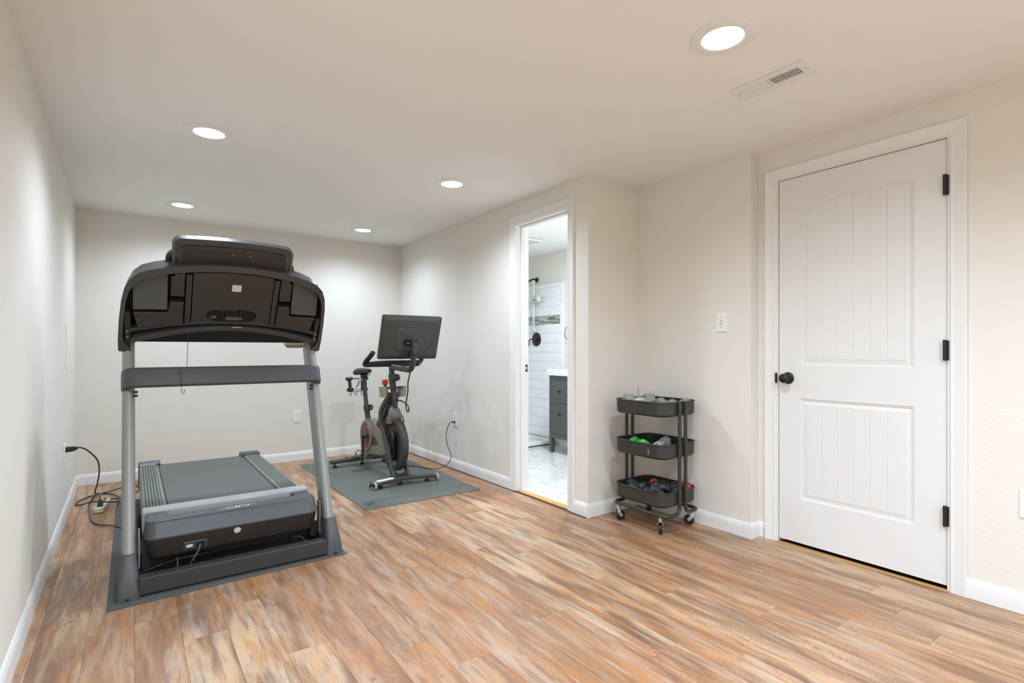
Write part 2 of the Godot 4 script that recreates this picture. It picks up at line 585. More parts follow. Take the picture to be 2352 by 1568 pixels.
func build_room() -> void:
	# floor of separate boards running into the room
	var fl := Node3D.new()
	fl.name = "floor"; names["floor"] = 0
	add_child(fl)
	fl.set_meta("kind", "structure"); fl.set_meta("label", "rustic brown wood plank floor with mixed tan and grey boards"); fl.set_meta("category", "floor")
	org[fl] = Vector3.ZERO
	part("subfloor", plan([[-0.45, -2.7], [2.99, -2.7], [2.99, 1.66], [2.9, 1.66], [2.9, 2.49], [2.41, 2.49], [2.41, 5.5], [-0.45, 5.5]], -0.06, -0.006), M.subfloor, fl)
	var joints := {0.155: 2.305, 0.303: 2.513, 0.599: 2.317, 0.747: 1.779, 0.895: 1.582, 1.043: 2.425, 1.191: 2.163, 1.339: 1.66, 1.487: 2.437, 1.635: 2.255, 1.783: 1.78, 1.931: 1.5, 2.079: 1.15, 2.227: 0.925, 2.523: 0.829, 2.671: 0.972}
	var rng := RandomNumberGenerator.new()
	rng.seed = 12
	var at := {}
	for k in joints: at[roundi((k - 1.635) / 0.148)] = joints[k]
	var last := -1
	for row in range(-14, 10):
		var x0 := 1.635 + row * 0.148
		var x1 := x0 + 0.148
		x0 = maxf(x0, -0.352); x1 = minf(x1, 2.978)
		if x1 - x0 < 0.004: continue
		var far := DB - 0.002
		if x0 > 2.9: far = D2 - 0.002
		elif x1 > XR + 0.02: far = D1 - 0.002
		var j: float = at[row] if at.has(row) else rng.randf_range(0.6, 2.6)
		var d0 := j - 1.22 * ceilf((j - DF) / 1.22)
		while d0 < far - 0.01:
			var a := maxf(d0, DF + 0.002)
			var b := minf(d0 + 1.22, far)
			if b - a > 0.01:
				var kind := rng.randi_range(0, 13)
				while kind == last: kind = rng.randi_range(0, 13)
				last = kind
				board(fl, x0, x1, a, b, kind, rng.randi_range(0, 1), d0, 1.635 + row * 0.148)
			d0 += 1.22

	# walls
	var wl := plan([[left_x(DF), DF], [left_x(DB), DB], [left_x(DB) - 0.12, DB], [left_x(DF) - 0.12, DF]], 0.0, H)
	setting("wall_left", wl, M.wall_paint, "long plain cream wall beside the treadmill", "wall")
	setting("wall_back", plan([[-0.5, DB], [XR + 0.115, DB], [XR + 0.115, DB + 0.12], [-0.5, DB + 0.12]], 0.0, H), M.wall_paint, "cream end wall behind the treadmill and bike", "wall")
	var wr := plan([[XR, 3.288], [XR + 0.115, 3.288], [XR + 0.115, DB], [XR, DB]], 0.0, H)
	plan([[XR, D1 + 0.115], [XR + 0.115, D1 + 0.115], [XR + 0.115, 2.658], [XR, 2.658]], 0.0, H, wr)
	plan([[XR, 2.658], [XR + 0.115, 2.658], [XR + 0.115, 3.288], [XR, 3.288]], 2.066, H, wr)
	setting("wall_right", wr, M.wall_paint, "cream wall with the open bathroom doorway", "wall")
	setting("wall_return", plan([[XR, D1], [XN + 0.12, D1], [XN + 0.12, D1 + 0.115], [XR, D1 + 0.115]], 0.0, H), M.wall_paint, "short cream wall turning from the bathroom doorway into the alcove", "wall")
	var wn := plan([[XN, D2], [XD, D2], [XD, D2 + 0.001], [XN + 0.12, D2 + 0.115], [XN + 0.12, D1], [XN, D1]], 0.0, H)
	setting("wall_nook", wn, M.wall_paint, "cream alcove wall behind the rolling cart with a light switch", "wall")
	var wd := plan([[XD, 1.558], [XD + 0.12, 1.558], [XD + 0.12, D2 + 0.05], [XD, D2]], 0.0, H)
	plan([[XD, DF], [XD + 0.12, DF], [XD + 0.12, 0.755], [XD, 0.755]], 0.0, H, wd)
	plan([[XD, 0.755], [XD + 0.12, 0.755], [XD + 0.12, 1.558], [XD, 1.558]], 2.062, H, wd)
	setting("wall_door_side", wd, M.wall_paint, "cream wall around the closed white door", "wall")
	setting("wall_front", plan([[-0.5, DF - 0.12], [XD + 0.12, DF - 0.12], [XD + 0.12, DF], [-0.5, DF]], 0.0, H), M.wall_paint, "plain cream wall behind the viewpoint", "wall")
	setting("ceiling", plan([[-0.6, DF - 0.12], [4.1, DF - 0.12], [4.1, 5.7], [-0.6, 5.7]], H, H + 0.12), M.ceiling_paint, "smooth off-white ceiling with recessed lights", "ceiling")
	# unseen box added behind the closed door to keep the gap below dark
	var cl := Geo.new()
	cl.bb(Vector3(XD + 0.12, -0.05, 0.3), Vector3(XD + 0.75, 0.0, 2.3)); cl.bb(Vector3(XD + 0.7, 0, 0.3), Vector3(XD + 0.75, H, 2.3))
	cl.bb(Vector3(XD + 0.12, 0, 0.25), Vector3(XD + 0.75, H, 0.3)); cl.bb(Vector3(XD + 0.12, 0, 2.3), Vector3(XD + 0.75, H, 2.35))
	setting("wall_gap_box", cl, M.wall_paint, "unseen box added behind the closed white door to keep its gap dark", "wall")
	setting("floor_sill", Geo.new().bb(Vector3(XD - 0.004, -0.06, 0.755), Vector3(XD + 0.12, -0.004, 1.558)), M.subfloor, "plain floor under the closed white door", "floor")

	# baseboards
	var bp := base_profile()
	var base := func(called: String, pts: Array, label: String) -> void:
		var g := Geo.new()
		for s in pts:
			g.mould(bp, s[0], s[1], UY, s[2])
		setting(called, g, M.trim_paint, label, "baseboard", 25.0)
	var ln := Vector3(1, 0, 0.00925).normalized()
	base.call("baseboard_left", [[Vector3(left_x(DF), 0, DF), Vector3(left_x(DB), 0, DB), ln]], "white baseboard along the wall beside the treadmill")
	base.call("baseboard_back", [[Vector3(left_x(DB), 0, DB), Vector3(XR, 0, DB), -UD]], "white baseboard along the end wall behind the bike")
	base.call("baseboard_right", [[Vector3(XR, 0, DB), Vector3(XR, 0, 3.337), -UX], [Vector3(XR, 0, 2.613), Vector3(XR, 0, D1), -UX], [Vector3(XR - 0.0125, 0, D1), Vector3(XN, 0, D1), -UD]], "white baseboard either side of the bathroom doorway")
	base.call("baseboard_nook", [[Vector3(XN, 0, D1), Vector3(XN, 0, D2), -UX], [Vector3(XN - 0.0125, 0, D2), Vector3(XD, 0, D2), -UD]], "white baseboard along the alcove behind the rolling cart")
	base.call("baseboard_door_side", [[Vector3(XD, 0, D2), Vector3(XD, 0, 1.618), -UX], [Vector3(XD, 0, 0.709), Vector3(XD, 0, DF), -UX]], "white baseboard beside the closed white door")
	base.call("baseboard_front", [[Vector3(left_x(DF), 0, DF), Vector3(XD, 0, DF), UD]], "white baseboard behind the viewpoint")

	build_door()
	build_doorway()

func board(fl: Node3D, x0: float, x1: float, a: float, b: float, kind: int, flip: int, d0: float, xs: float) -> void:
	var g := Geo.new()
	var gap := 0.0004
	g.box(Vector3((x0 + x1) / 2, -0.003, (a + b) / 2), Vector3(x1 - x0 - gap, 0.006, b - a - gap), 0.0007)
	for p in g.t:
		var u := clampf((p.z - d0) / 1.22, 0.003, 0.997)
		var w := clampf((p.x - xs) / 0.148, 0.02, 0.98)
		if flip: u = 1.0 - u; w = 1.0 - w
		g.uv.append(Vector2(u, (kind + w) / 14.0))
	part("plank", g, M.planks, fl, 0.0)

# the closed door with an arched and a square panel
func build_door() -> void:
	var x := XD + 0.006          # face of the leaf
	var y0 := 0.021; var y1 := 2.042
	var a := 0.777; var b := 1.537
	# frame: casing and jambs
	var tr := Node3D.new()
	tr.name = "trim_1"; add_child(tr)
	tr.set_meta("kind", "structure"); tr.set_meta("label", "white casing around the closed white door"); tr.set_meta("category", "door frame")
	tr.position = Vector3(XD, 0, -1.157); org[tr] = Vector3(XD, 0, 1.157)
	var w := 0.06
	var cp := casing_profile(w)
	var yt := 2.052
	part("casing", Geo.new().mould(cp, Vector3(XD, 0, 1.552), Vector3(XD, yt, 1.552), UD, -UX, 0, 1), M.trim_paint, tr, 20.0)
	part("casing", Geo.new().mould(cp, Vector3(XD, 0, 0.762), Vector3(XD, yt, 0.762), -UD, -UX, 0, 1), M.trim_paint, tr, 20.0)
	part("casing", Geo.new().mould(cp, Vector3(XD, yt, 0.762), Vector3(XD, yt, 1.552), UY, -UX, -1, 1), M.trim_paint, tr, 20.0)
	var jm := Geo.new()
	jm.bb(Vector3(XD - 0.002, 0, 1.5405), Vector3(XD + 0.12, yt + 0.008, 1.5575)); jm.bb(Vector3(XD - 0.002, 0, 0.7555), Vector3(XD + 0.12, yt + 0.008, 0.7735)); jm.bb(Vector3(XD - 0.002, 2.0455, 0.7735), Vector3(XD + 0.12, 2.0615, 1.5405))
	jm.bb(Vector3(XD + 0.045, 0, 1.5285), Vector3(XD + 0.08, 2.045, 1.5405)); jm.bb(Vector3(XD + 0.045, 0, 0.7735), Vector3(XD + 0.08, 2.045, 0.7855)); jm.bb(Vector3(XD + 0.045, 2.0335, 0.7735), Vector3(XD + 0.08, 2.0455, 1.5405))
	part("jamb", jm, M.trim_paint, tr)
	part("threshold", Geo.new().bb(Vector3(XD - 0.014, -0.003, 0.7735), Vector3(XD + 0.012, 0.003, 1.5405), 0.0015), M.threshold_wood, tr)

	var dr := Node3D.new()
	dr.name = "door_1"; add_child(dr)
	dr.set_meta("kind", "structure"); dr.set_meta("label", "closed white door with an arched upper panel and dark knob"); dr.set_meta("category", "door")
	dr.position = Vector3(x, 0, -1.157); org[dr] = Vector3(x, 0, 1.157)
	var lf := Geo.new()
	lf.bb(Vector3(x + 0.012, y0, a), Vector3(x + 0.035, y1, b))
	# outlines of the two panels, counted along d and y
	var up := PackedVector2Array([Vector2(0.901, 1.004), Vector2(1.418, 1.004), Vector2(1.418, 1.880)])
	for k in range(1, 16):
		var f := k / 16.0
		up.append(Vector2(lerpf(1.418, 0.901, f), 1.880 + 0.040 * (1.0 - pow(f * 2.0 - 1.0, 2.0))))
	up.append(Vector2(0.901, 1.880))
	var low := PackedVector2Array([Vector2(0.899, 0.263), Vector2(1.420, 0.263), Vector2(1.420, 0.819), Vector2(0.899, 0.819)])
	# face around the panels
	for r in [[a, b, y0, 0.263], [a, b, 0.819, 1.004], [a, 0.899, 0.263, 0.819], [1.420, b, 0.263, 0.819], [a, 0.901, 1.004, y1], [1.418, b, 1.004, y1]]:
		lf.quad(Vector3(x, r[2], r[0]), Vector3(x, r[3], r[0]), Vector3(x, r[3], r[1]), Vector3(x, r[2], r[1]))
	for k in range(2, up.size() - 1):
		var p := up[k]; var q := up[k + 1]
		lf.quad(Vector3(x, q.y, q.x), Vector3(x, y1, q.x), Vector3(x, y1, p.x), Vector3(x, p.y, p.x))
	for e in [[a, y0, a, y1], [b, y1, b, y0], [a, y1, b, y1], [b, y0, a, y0]]:
		lf.quad(Vector3(x, e[1], e[0]), Vector3(x + 0.012, e[1], e[0]), Vector3(x + 0.012, e[3], e[2]), Vector3(x, e[3], e[2]))
	part("leaf", lf, M.door_paint, dr, 20.0)
	for o in [up, low]:
		var ring := Geo.new()
		var loops := []
		var steps := [[0.0, 0.0], [0.003, 0.004], [0.008, 0.0045], [0.010, 0.0075], [0.015, 0.0085], [0.034, 0.0035], [0.036, 0.006]]
		for s in steps:
			loops.append(p3(Geo.inset(o, s[0]), Vector3(x + s[1], 0, 0), UD, UY))
		for k in loops.size() - 1:
			var n: int = o.size()
			for i in n:
				var j := (i + 1) % n
				ring.quad(loops[k][i], loops[k + 1][i], loops[k + 1][j], loops[k][j])
		part("panel_moulding", ring, M.door_paint, dr, 15.0)
		var inn := Geo.inset(o, 0.0345)
		var lo := inn[0]; var hi := inn[0]
		for p in inn: lo = lo.min(p); hi = hi.max(p)
		part("panel_back", Geo.new().bb(Vector3(x + 0.0065, lo.y - 0.02, lo.x - 0.02), Vector3(x + 0.0115, hi.y + 0.001, hi.x + 0.02)), M.door_paint, dr)
		for k in 6:
			var s0 := lerpf(lo.x, hi.x, k / 6.0)
			var s1 := lerpf(lo.x, hi.x, (k + 1) / 6.0)
			var cut := Geometry2D.intersect_polygons(inn, PackedVector2Array([Vector2(s0 + 0.0004, lo.y - 1), Vector2(s1 - 0.0004, lo.y - 1), Vector2(s1 - 0.0004, hi.y + 1), Vector2(s0 + 0.0004, hi.y + 1)]))
			part("panel_board", Geo.new().extrude(cut[0], Vector3(x + 0.0085, 0, 0), UD, UY, -UX, 0.0045, 0.0018), M.door_paint, dr, 20.0)
	# knob with its round plate
	var kn := part("knob", Geo.new().lathe(Vector3(x, 0.929, 1.487), -UX, [Vector2(0, 0.018), Vector2(0.011, 0.018), Vector2(0.0115, 0.028), Vector2(0.016, 0.033), Vector2(0.0245, 0.039), Vector2(0.0265, 0.046), Vector2(0.026, 0.054), Vector2(0.022, 0.061), Vector2(0.014, 0.0655), Vector2(0, 0.067)], 28), M.bronze, dr, 50.0)
	part("knob_plate", Geo.new().lathe(Vector3(x, 0.929, 1.487), -UX, [Vector2(0.033, 0.0), Vector2(0.033, 0.003), Vector2(0.0315, 0.006), Vector2(0.026, 0.009), Vector2(0.016, 0.012), Vector2(0.0125, 0.019), Vector2(0, 0.019)], 32), M.bronze, kn, 40.0)
	part("latch_plate", Geo.new().extrude(rrect(1.545, 0.929, 0.007, 0.0285, 0.006), Vector3(XD - 0.012, 0, 0), UD, UY, -UX, 0.0025, 0.0008), M.bronze, dr)
	for y in [1.831, 1.085, 0.337]:
		var hg := part("hinge", Geo.new().cyl(Vector3(XD - 0.012, y - 0.047, 0.7795), Vector3(XD - 0.012, y + 0.047, 0.7795), 0.0075, 14, 0.0015), M.bronze, dr, 40.0)
		part("hinge_leaf", Geo.new().bb(Vector3(XD - 0.0075, y - 0.045, 0.7665), Vector3(XD - 0.002, y + 0.044, 0.784), 0.001), M.bronze, hg)

# doorway to the bathroom: casing, jambs, stops, strike plate, wooden sill
func build_doorway() -> void:
	var tr := Node3D.new()
	tr.name = "trim_2"; add_child(tr)
	tr.set_meta("kind", "structure"); tr.set_meta("label", "white casing and jambs of the open bathroom doorway"); tr.set_meta("category", "door frame")
	tr.position = Vector3(XR, 0, -2.973); org[tr] = Vector3(XR, 0, 2.973)
	var cp := casing_profile(0.062)
	var a := 2.672; var b := 3.274; var yt := 2.052
	for s in [[XR, -UX], [XR + 0.115, UX]]:
		part("casing", Geo.new().mould(cp, Vector3(s[0], 0, b), Vector3(s[0], yt, b), UD, s[1], 0, 1), M.trim_paint, tr, 20.0)
		part("casing", Geo.new().mould(cp, Vector3(s[0], 0, a), Vector3(s[0], yt, a), -UD, s[1], 0, 1), M.trim_paint, tr, 20.0)
		part("casing", Geo.new().mould(cp, Vector3(s[0], yt, a), Vector3(s[0], yt, b), UY, s[1], -1, 1), M.trim_paint, tr, 20.0)
	part("jamb", Geo.new().bb(Vector3(XR - 0.001, 0, 3.268), Vector3(XR + 0.116, 2.064, 3.2865)), M.trim_paint, tr)
	part("jamb", Geo.new().bb(Vector3(XR - 0.001, 0, 2.6595), Vector3(XR + 0.116, 2.064, 2.678)), M.trim_paint, tr)
	part("head_jamb", Geo.new().bb(Vector3(XR - 0.001, 2.046, 2.678), Vector3(XR + 0.116, 2.0645, 3.268)), M.trim_paint, tr)
	var st := Geo.new()
	st.bb(Vector3(XR + 0.042, 0, 3.256), Vector3(XR + 0.078, 2.046, 3.268), 0.002); st.bb(Vector3(XR + 0.042, 0, 2.678), Vector3(XR + 0.078, 2.046, 2.69), 0.002); st.bb(Vector3(XR + 0.042, 2.034, 2.69), Vector3(XR + 0.078, 2.046, 3.256), 0.002)
	part("door_stop", st, M.trim_paint, tr)
	var sp := part("strike_plate", Geo.new().extrude(rrect(XR + 0.096, 0.945, 0.0125, 0.028, 0.004), Vector3(0, 0, 3.2685), UX, UY, -UD, 0.002, 0.0006), M.bronze, tr)
	part("strike_hole", Geo.new().bb(Vector3(XR + 0.088, 0.932, 3.2662), Vector3(XR + 0.1, 0.958, 3.267)), M.cart_bolt, sp)
	part("threshold", Geo.new().mould(PackedVector2Array([Vector2(0, 0), Vector2(0.004, 0.006), Vector2(0.03, 0.009), Vector2(0.05, 0.006), Vector2(0.052, 0)]), Vector3(XR + 0.004, -0.001, 2.679), Vector3(XR + 0.004, -0.001, 3.267), UX, UY), M.threshold_wood, tr)

# a recessed ceiling light and the light it gives
func downlight(x: float, d: float, label: String, energy: float, group: String) -> void:
	var o := thing("recessed_light", label, "ceiling light", Vector3(x, H, d), group)
	part("trim_ring", Geo.new().lathe(Vector3(x, H, d), -UY, [Vector2(0.114, -0.001), Vector2(0.114, 0.003), Vector2(0.108, 0.0065), Vector2(0.086, 0.0085), Vector2(0.076, 0.008), Vector2(0.071, 0.004), Vector2(0.0695, 0.001), Vector2(0.0, 0.001)], 48), M.trim_paint, o, 50.0)
	part("lens", Geo.new().lathe(Vector3(x, H - 0.001, d), -UY, [Vector2(0.069, 0.0), Vector2(0.064, 0.0035), Vector2(0.05, 0.0055), Vector2(0, 0.0065)], 40), M.lens_glow, o, 60.0)
	var l := SpotLight3D.new()
	l.name = "lamp"
	l.light_color = rgb(217, 234, 255)
	l.light_energy = energy
	l.light_size = 0.065
	l.spot_angle = 80.0
	l.spot_angle_attenuation = 1.0
	l.spot_range = 14.0
	l.spot_attenuation = 2.0
	l.shadow_enabled = true
	o.add_child(l)
	l.position = Vector3(0, -0.0135, 0)
	l.rotation_degrees = Vector3(-90, 0, 0)

func outlet(called: String, c: Vector3, n: Vector3, label: String, plugged := -1) -> void:
	var o := thing(called, label, "outlet", c)
	var u := UY.cross(n).normalized()
	part("cover_plate", Geo.new().extrude(rrect(0, 0, 0.036, 0.0585, 0.004, 3), c, u, UY, n, 0.0062, 0.002), M.plate_white, o, 30.0)
	for k in 2:
		var cy := 0.0195 if k == 0 else -0.0195
		var f := part("receptacle", Geo.new().extrude(rrect(0, cy, 0.0165, 0.0135, 0.008, 4), c + n * 0.0062, u, UY, n, 0.0014, 0.0005), M.plate_white, o)
		if k == plugged: continue
		var s := Geo.new()
		for q in [-0.0065, 0.0065]:
			s.extrude(rrect(q, cy + 0.003, 0.0011, 0.0042, 0.0005, 1), c + n * 0.0075, u, UY, n, 0.0004)
		s.extrude(rrect(0, cy - 0.0065, 0.0023, 0.0026, 0.0015, 3), c + n * 0.0075, u, UY, n, 0.0004)
		part("slots", s, M.slot_dark, f)
	part("screw", Geo.new().cyl(c + n * 0.006, c + n * 0.0072, 0.0028, 10), M.plate_white, o)

func build_fittings() -> void:
	downlight(1.742, 1.102, "lit recessed ceiling light closest to the ceiling air vent", 1.25, "recessed ceiling lights")
	downlight(1.774, 3.157, "lit recessed ceiling light in front of the bathroom doorway", 1.15, "recessed ceiling lights")
	downlight(0.327, 3.157, "lit recessed ceiling light just above the treadmill console", 1.15, "recessed ceiling lights")
	downlight(0.322, 4.855, "lit recessed ceiling light over the treadmill belt near the end wall", 0.85, "recessed ceiling lights")
	downlight(1.774, 4.865, "lit recessed ceiling light over the exercise bike seat", 0.85, "recessed ceiling lights")
	downlight(0.325, 1.102, "lit recessed ceiling light between the viewpoint and the treadmill console", 1.25, "recessed ceiling lights")
	downlight(0.325, -0.3, "added unseen recessed light above the viewpoint by the long wall", 2.0, "recessed ceiling lights")  # this lamp and the next three are unseen, added to even out the light
	downlight(1.755, -0.3, "added unseen recessed light above the viewpoint across from the long wall", 2.0, "recessed ceiling lights")
	downlight(0.325, -1.6, "added unseen recessed light by the long wall behind the viewpoint", 2.0, "recessed ceiling lights")
	downlight(1.755, -1.6, "added unseen recessed light out in the room behind the viewpoint", 2.0, "recessed ceiling lights")

	# air vent in the ceiling, long side along the room
	var x0 := 2.131; var x1 := 2.255; var a := 1.008; var b := 1.318
	var v := thing("ceiling_vent", "white louvred air vent in the ceiling near the closed door", "vent", Vector3(2.193, H, 1.163))
	var fr := Geo.new()
	var ix0 := x0 + 0.03; var ix1 := x1 - 0.03; var ia := a + 0.03; var ib := b - 0.03
	for r in [[x0, a, x1, ia], [x0, ib, x1, b], [x0, ia, ix0, ib], [ix1, ia, x1, ib], [ix0, 1.158, ix1, 1.168]]:
		fr.bb(Vector3(r[0], H - 0.006, r[1]), Vector3(r[2], H, r[3]))
	fr.bb(Vector3(x0 - 0.002, H - 0.010, a), Vector3(x0 + 0.004, H, b), 0.001)
	fr.bb(Vector3(x1 - 0.004, H - 0.009, a), Vector3(x1 + 0.001, H, b), 0.001)
	part("frame", fr, M.trim_paint, v)
	part("duct", Geo.new().bb(Vector3(ix0, H - 0.0008, ia), Vector3(ix1, H + 0.0002, ib)), M.slot_dark, v)
	for k in 26:
		var d := lerpf(ia + 0.004, ib - 0.004, k / 25.0)
		if absf(d - 1.163) < 0.008: continue
		var lean := 0.62 if d > 1.163 else -0.35
		part("slat", Geo.new().box(Vector3((ix0 + ix1) / 2, H - 0.0038, d), Vector3(ix1 - ix0, 0.0012, 0.0075), 0.0, Basis(UX, lean)), M.trim_paint, v)
	for k in 2:
		part("screw", Geo.new().cyl(Vector3(2.193, H - 0.0072, a + 0.014 if k == 0 else b - 0.014), Vector3(2.193, H - 0.005, a + 0.014 if k == 0 else b - 0.014), 0.004, 10), M.print_grey, v)
	part("lever", Geo.new().bb(Vector3(2.16, H - 0.014, ib - 0.008), Vector3(2.163, H - 0.004, ib + 0.004)), M.trim_paint, v)

	outlet("wall_outlet", Vector3(1.318, 0.435, DB), -UD, "white double outlet on the end wall beside the treadmill")
	outlet("wall_outlet", Vector3(XR, 0.447, 4.211), -UX, "white double outlet with the bike's black plug in it", 1)
	outlet("wall_outlet", Vector3(left_x(4.40), 0.43, 4.40), Vector3(1, 0, 0.00925).normalized(), "white outlet beside the treadmill with a thick black plug", 0)
	outlet("wall_outlet", Vector3(XD, 0.452, 0.499), -UX, "white outlet on the wall beyond the closed door's hinges")

	# light switch
	var c := Vector3(XN, 1.254, 1.837)
	var s := thing("light_switch", "white toggle light switch on the alcove wall", "switch", c)
	part("cover_plate", Geo.new().extrude(rrect(0, 0, 0.036, 0.0585, 0.004, 3), c, UD, UY, -UX, 0.0062, 0.002), M.plate_white, s, 30.0)
	part("slot", Geo.new().extrude(rrect(0, 0, 0.005, 0.012, 0.001, 1), c - UX * 0.0062, UD, UY, -UX, 0.0003), M.print_grey, s)
	part("toggle", Geo.new().box(c + Vector3(-0.011, -0.003, 0), Vector3(0.014, 0.008, 0.007), 0.0015, Basis(UD, 0.5)), M.plate_white, s)
	for y in [-0.030, 0.030]:
		part("screw", Geo.new().cyl(c + Vector3(-0.006, y, 0), c + Vector3(-0.0072, y, 0), 0.003, 10), M.print_grey, s)

	# painted access covers
	var lx := left_x(4.6)
	single("access_cover", Geo.new().bb(Vector3(lx - 0.002, 0.968, 4.525), Vector3(lx + 0.005, 1.254, 4.69), 0.0015), M.wall_paint, "cream painted access cover on the wall beside the treadmill", "wall panel")
	single("access_cover", Geo.new().bb(Vector3(XN - 0.012, 0.735, 2.338), Vector3(XN + 0.002, 0.828, 2.474), 0.003), M.wall_paint, "cream painted cover low in the alcove corner just above the cart", "wall panel")

func build_bathroom() -> void:
	setting("wall_bath_far", Geo.new().bb(Vector3(XF, 0, 2.5), Vector3(XF + 0.1, H, 5.56)), M.wall_paint, "cream bathroom wall behind the tiled shower and vanity", "wall")
	setting("wall_bath_end", Geo.new().bb(Vector3(XR + 0.115, 0, 5.46), Vector3(XF, H, 5.56)), M.wall_paint, "bathroom end wall beyond the shower tray", "wall")
	setting("wall_bath_near", Geo.new().bb(Vector3(XN + 0.12, 0, 2.5), Vector3(XF, H, 2.595)), M.wall_paint, "bathroom wall on the alcove side", "wall")
	var bf := plan([[XR + 0.05, 2.679], [XR + 0.115, 2.679], [XR + 0.115, 2.596], [XF, 2.596], [XF, 5.459], [XR + 0.116, 5.459], [XR + 0.116, 3.267], [XR + 0.05, 3.267]], -0.05, 0.002)
	setting("floor_bath", bf, M.bath_floor, "pale grey marbled bathroom floor", "floor")
	var b2 := Geo.new()
	b2.mould(base_profile(), Vector3(XF, 0.002, 4.48), Vector3(XF, 0.002, 2.6), UY, -UX)
	setting("baseboard_bath", b2, M.trim_paint, "white baseboard below the bathroom vanity", "baseboard", 25.0)
	# light of the bathroom, out of sight through the doorway
	var bl := thing("bathroom_light", "round bathroom ceiling light beyond the doorway", "ceiling light", Vector3(3.15, H, 3.3))
	part("lens", Geo.new().lathe(Vector3(3.15, H, 3.3), -UY, [Vector2(0.15, 0), Vector2(0.15, 0.02), Vector2(0.1, 0.035), Vector2(0, 0.04)], 32), M.lens_glow, bl)
	var l := AreaLight3D.new()
	l.name = "lamp"; l.area_size = Vector2(0.26, 0.26); l.light_color = rgb(216, 233, 255); l.light_energy = 1.6; l.area_range = 10.0; l.shadow_enabled = true
	bl.add_child(l)
	l.position = Vector3(0, -0.05, 0); l.rotation_degrees = Vector3(-90, 0, 0)
	# extractor fan cover
	var fan := thing("fan_cover", "white square extractor fan cover on the bathroom ceiling", "vent", Vector3(3.3, H, 4.33))
	part("grille", Geo.new().box(Vector3(3.3, H - 0.012, 4.33), Vector3(0.26, 0.024, 0.27), 0.01), M.trim_paint, fan)
	for k in 7:
		part("slot", Geo.new().box(Vector3(3.3, H - 0.0242, 4.24 + k * 0.03), Vector3(0.2, 0.001, 0.008)), M.print_grey, fan)

	# white tiles
	var tw := thing("tiled_shower_wall", "white subway tiles with a grey glass mosaic band in the shower", "tiled wall", Vector3(XF, 0.0, 4.97))
	part("grout", Geo.new().bb(Vector3(XF - 0.007, 0.05, 4.487), Vector3(XF + 0.001, 1.868, 5.458)), M.grout, tw)
	var rng := RandomNumberGenerator.new()
	rng.seed = 5
	var rows := []
	for k in 10: rows.append([1.0623 - (9 - k) * 0.1105, 0.1105, k % 2])
	rows.append([1.1728, 0.1105, 0]); rows.append([1.2833, 0.1065, 1])
	rows.append([1.4895, 0.1085, 0]); rows.append([1.598, 0.1085, 1]); rows.append([1.7065, 0.1085, 0]); rows.append([1.815, 0.052, 1])
	for r in rows:
		var y0: float = r[0]
		var y1: float = r[0] + r[1]
		y0 = maxf(y0, 0.058)
		if y1 - y0 < 0.02: continue
		var d: float = 4.661 - 0.325 if r[2] == 0 else 4.80 - 0.325
		while d < 5.455:
			var a := maxf(d, 4.546); var b := minf(d + 0.325, 5.457)
			if b - a > 0.015:
				part("tile", Geo.new().box(Vector3(XF - 0.008, (y0 + y1) / 2, (a + b) / 2), Vector3(0.008, y1 - y0 - 0.003, b - a - 0.003), 0.0015), M.tile_white, tw, 0.0)
			d += 0.325
	var ey := 0.058
	while ey < 1.86:
		var e1 := minf(ey + 0.2, 1.867)
		part("edge_tile", Geo.new().box(Vector3(XF - 0.008, (ey + e1) / 2, 4.515), Vector3(0.009, e1 - ey - 0.002, 0.056), 0.003), M.tile_white, tw, 0.0)
		ey = e1
	for k in 6:
		var y := 1.392 + k * 0.0162
		var d := 4.548 - rng.randf() * 0.03
		while d < 5.455:
			var w := rng.randf_range(0.035, 0.15)
			var a := maxf(d, 4.549); var b := minf(d + w, 5.457)
			if b - a > 0.008:
				part("mosaic_strip", Geo.new().box(Vector3(XF - 0.008, y + 0.0072, (a + b) / 2), Vector3(0.007, 0.0138, b - a - 0.002), 0.0008), M["glass_strip_%d" % rng.randi_range(0, 3)], tw, 0.0)
			d += w
	# shower tray
	var ty := Geo.new()
	ty.bb(Vector3(3.0, 0.0, 4.60), Vector3(XF - 0.013, 0.02, 5.455))
	for r in [[3.0, 4.60, XF - 0.013, 4.66], [3.0, 5.41, XF - 0.013, 5.455], [3.0, 4.66, 3.05, 5.41], [XF - 0.05, 4.66, XF - 0.013, 5.41]]:
		ty.bb(Vector3(r[0], 0.002, r[1]), Vector3(r[2], 0.055, r[3]), 0.006)
	single("shower_tray", ty, M.tray_white, "low white shower tray below the tiled wall", "shower tray")

	# shower fittings
	var f := Vector3(XF - 0.012, 1.93, 4.966)
	var sh := thing("wall_shower", "dark bronze shower head on a curved arm above the valve", "shower", f)
	part("flange", Geo.new().lathe(f, -UX, [Vector2(0.03, 0), Vector2(0.028, 0.006), Vector2(0.012, 0.012), Vector2(0, 0.012)], 20), M.bronze, sh)
	part("arm", Geo.new().tube(curve([f, f + Vector3(-0.06, 0.004, 0), f + Vector3(-0.12, -0.025, 0), f + Vector3(-0.155, -0.06, 0)], 5), 0.0095, 10), M.bronze, sh)
	var hd := Vector3(-0.72, -0.69, 0).normalized()
	part("head", Geo.new().lathe(f + Vector3(-0.15, -0.055, 0), hd, [Vector2(0, 0), Vector2(0.014, 0.0), Vector2(0.016, 0.02), Vector2(0.03, 0.04), Vector2(0.044, 0.06), Vector2(0.044, 0.075), Vector2(0.038, 0.078), Vector2(0, 0.078)], 22), M.bronze, sh)
	var vv := Vector3(XF - 0.012, 1.214, 4.971)
	var sv := thing("shower_valve", "dark round shower valve with a lever handle", "shower valve", vv)
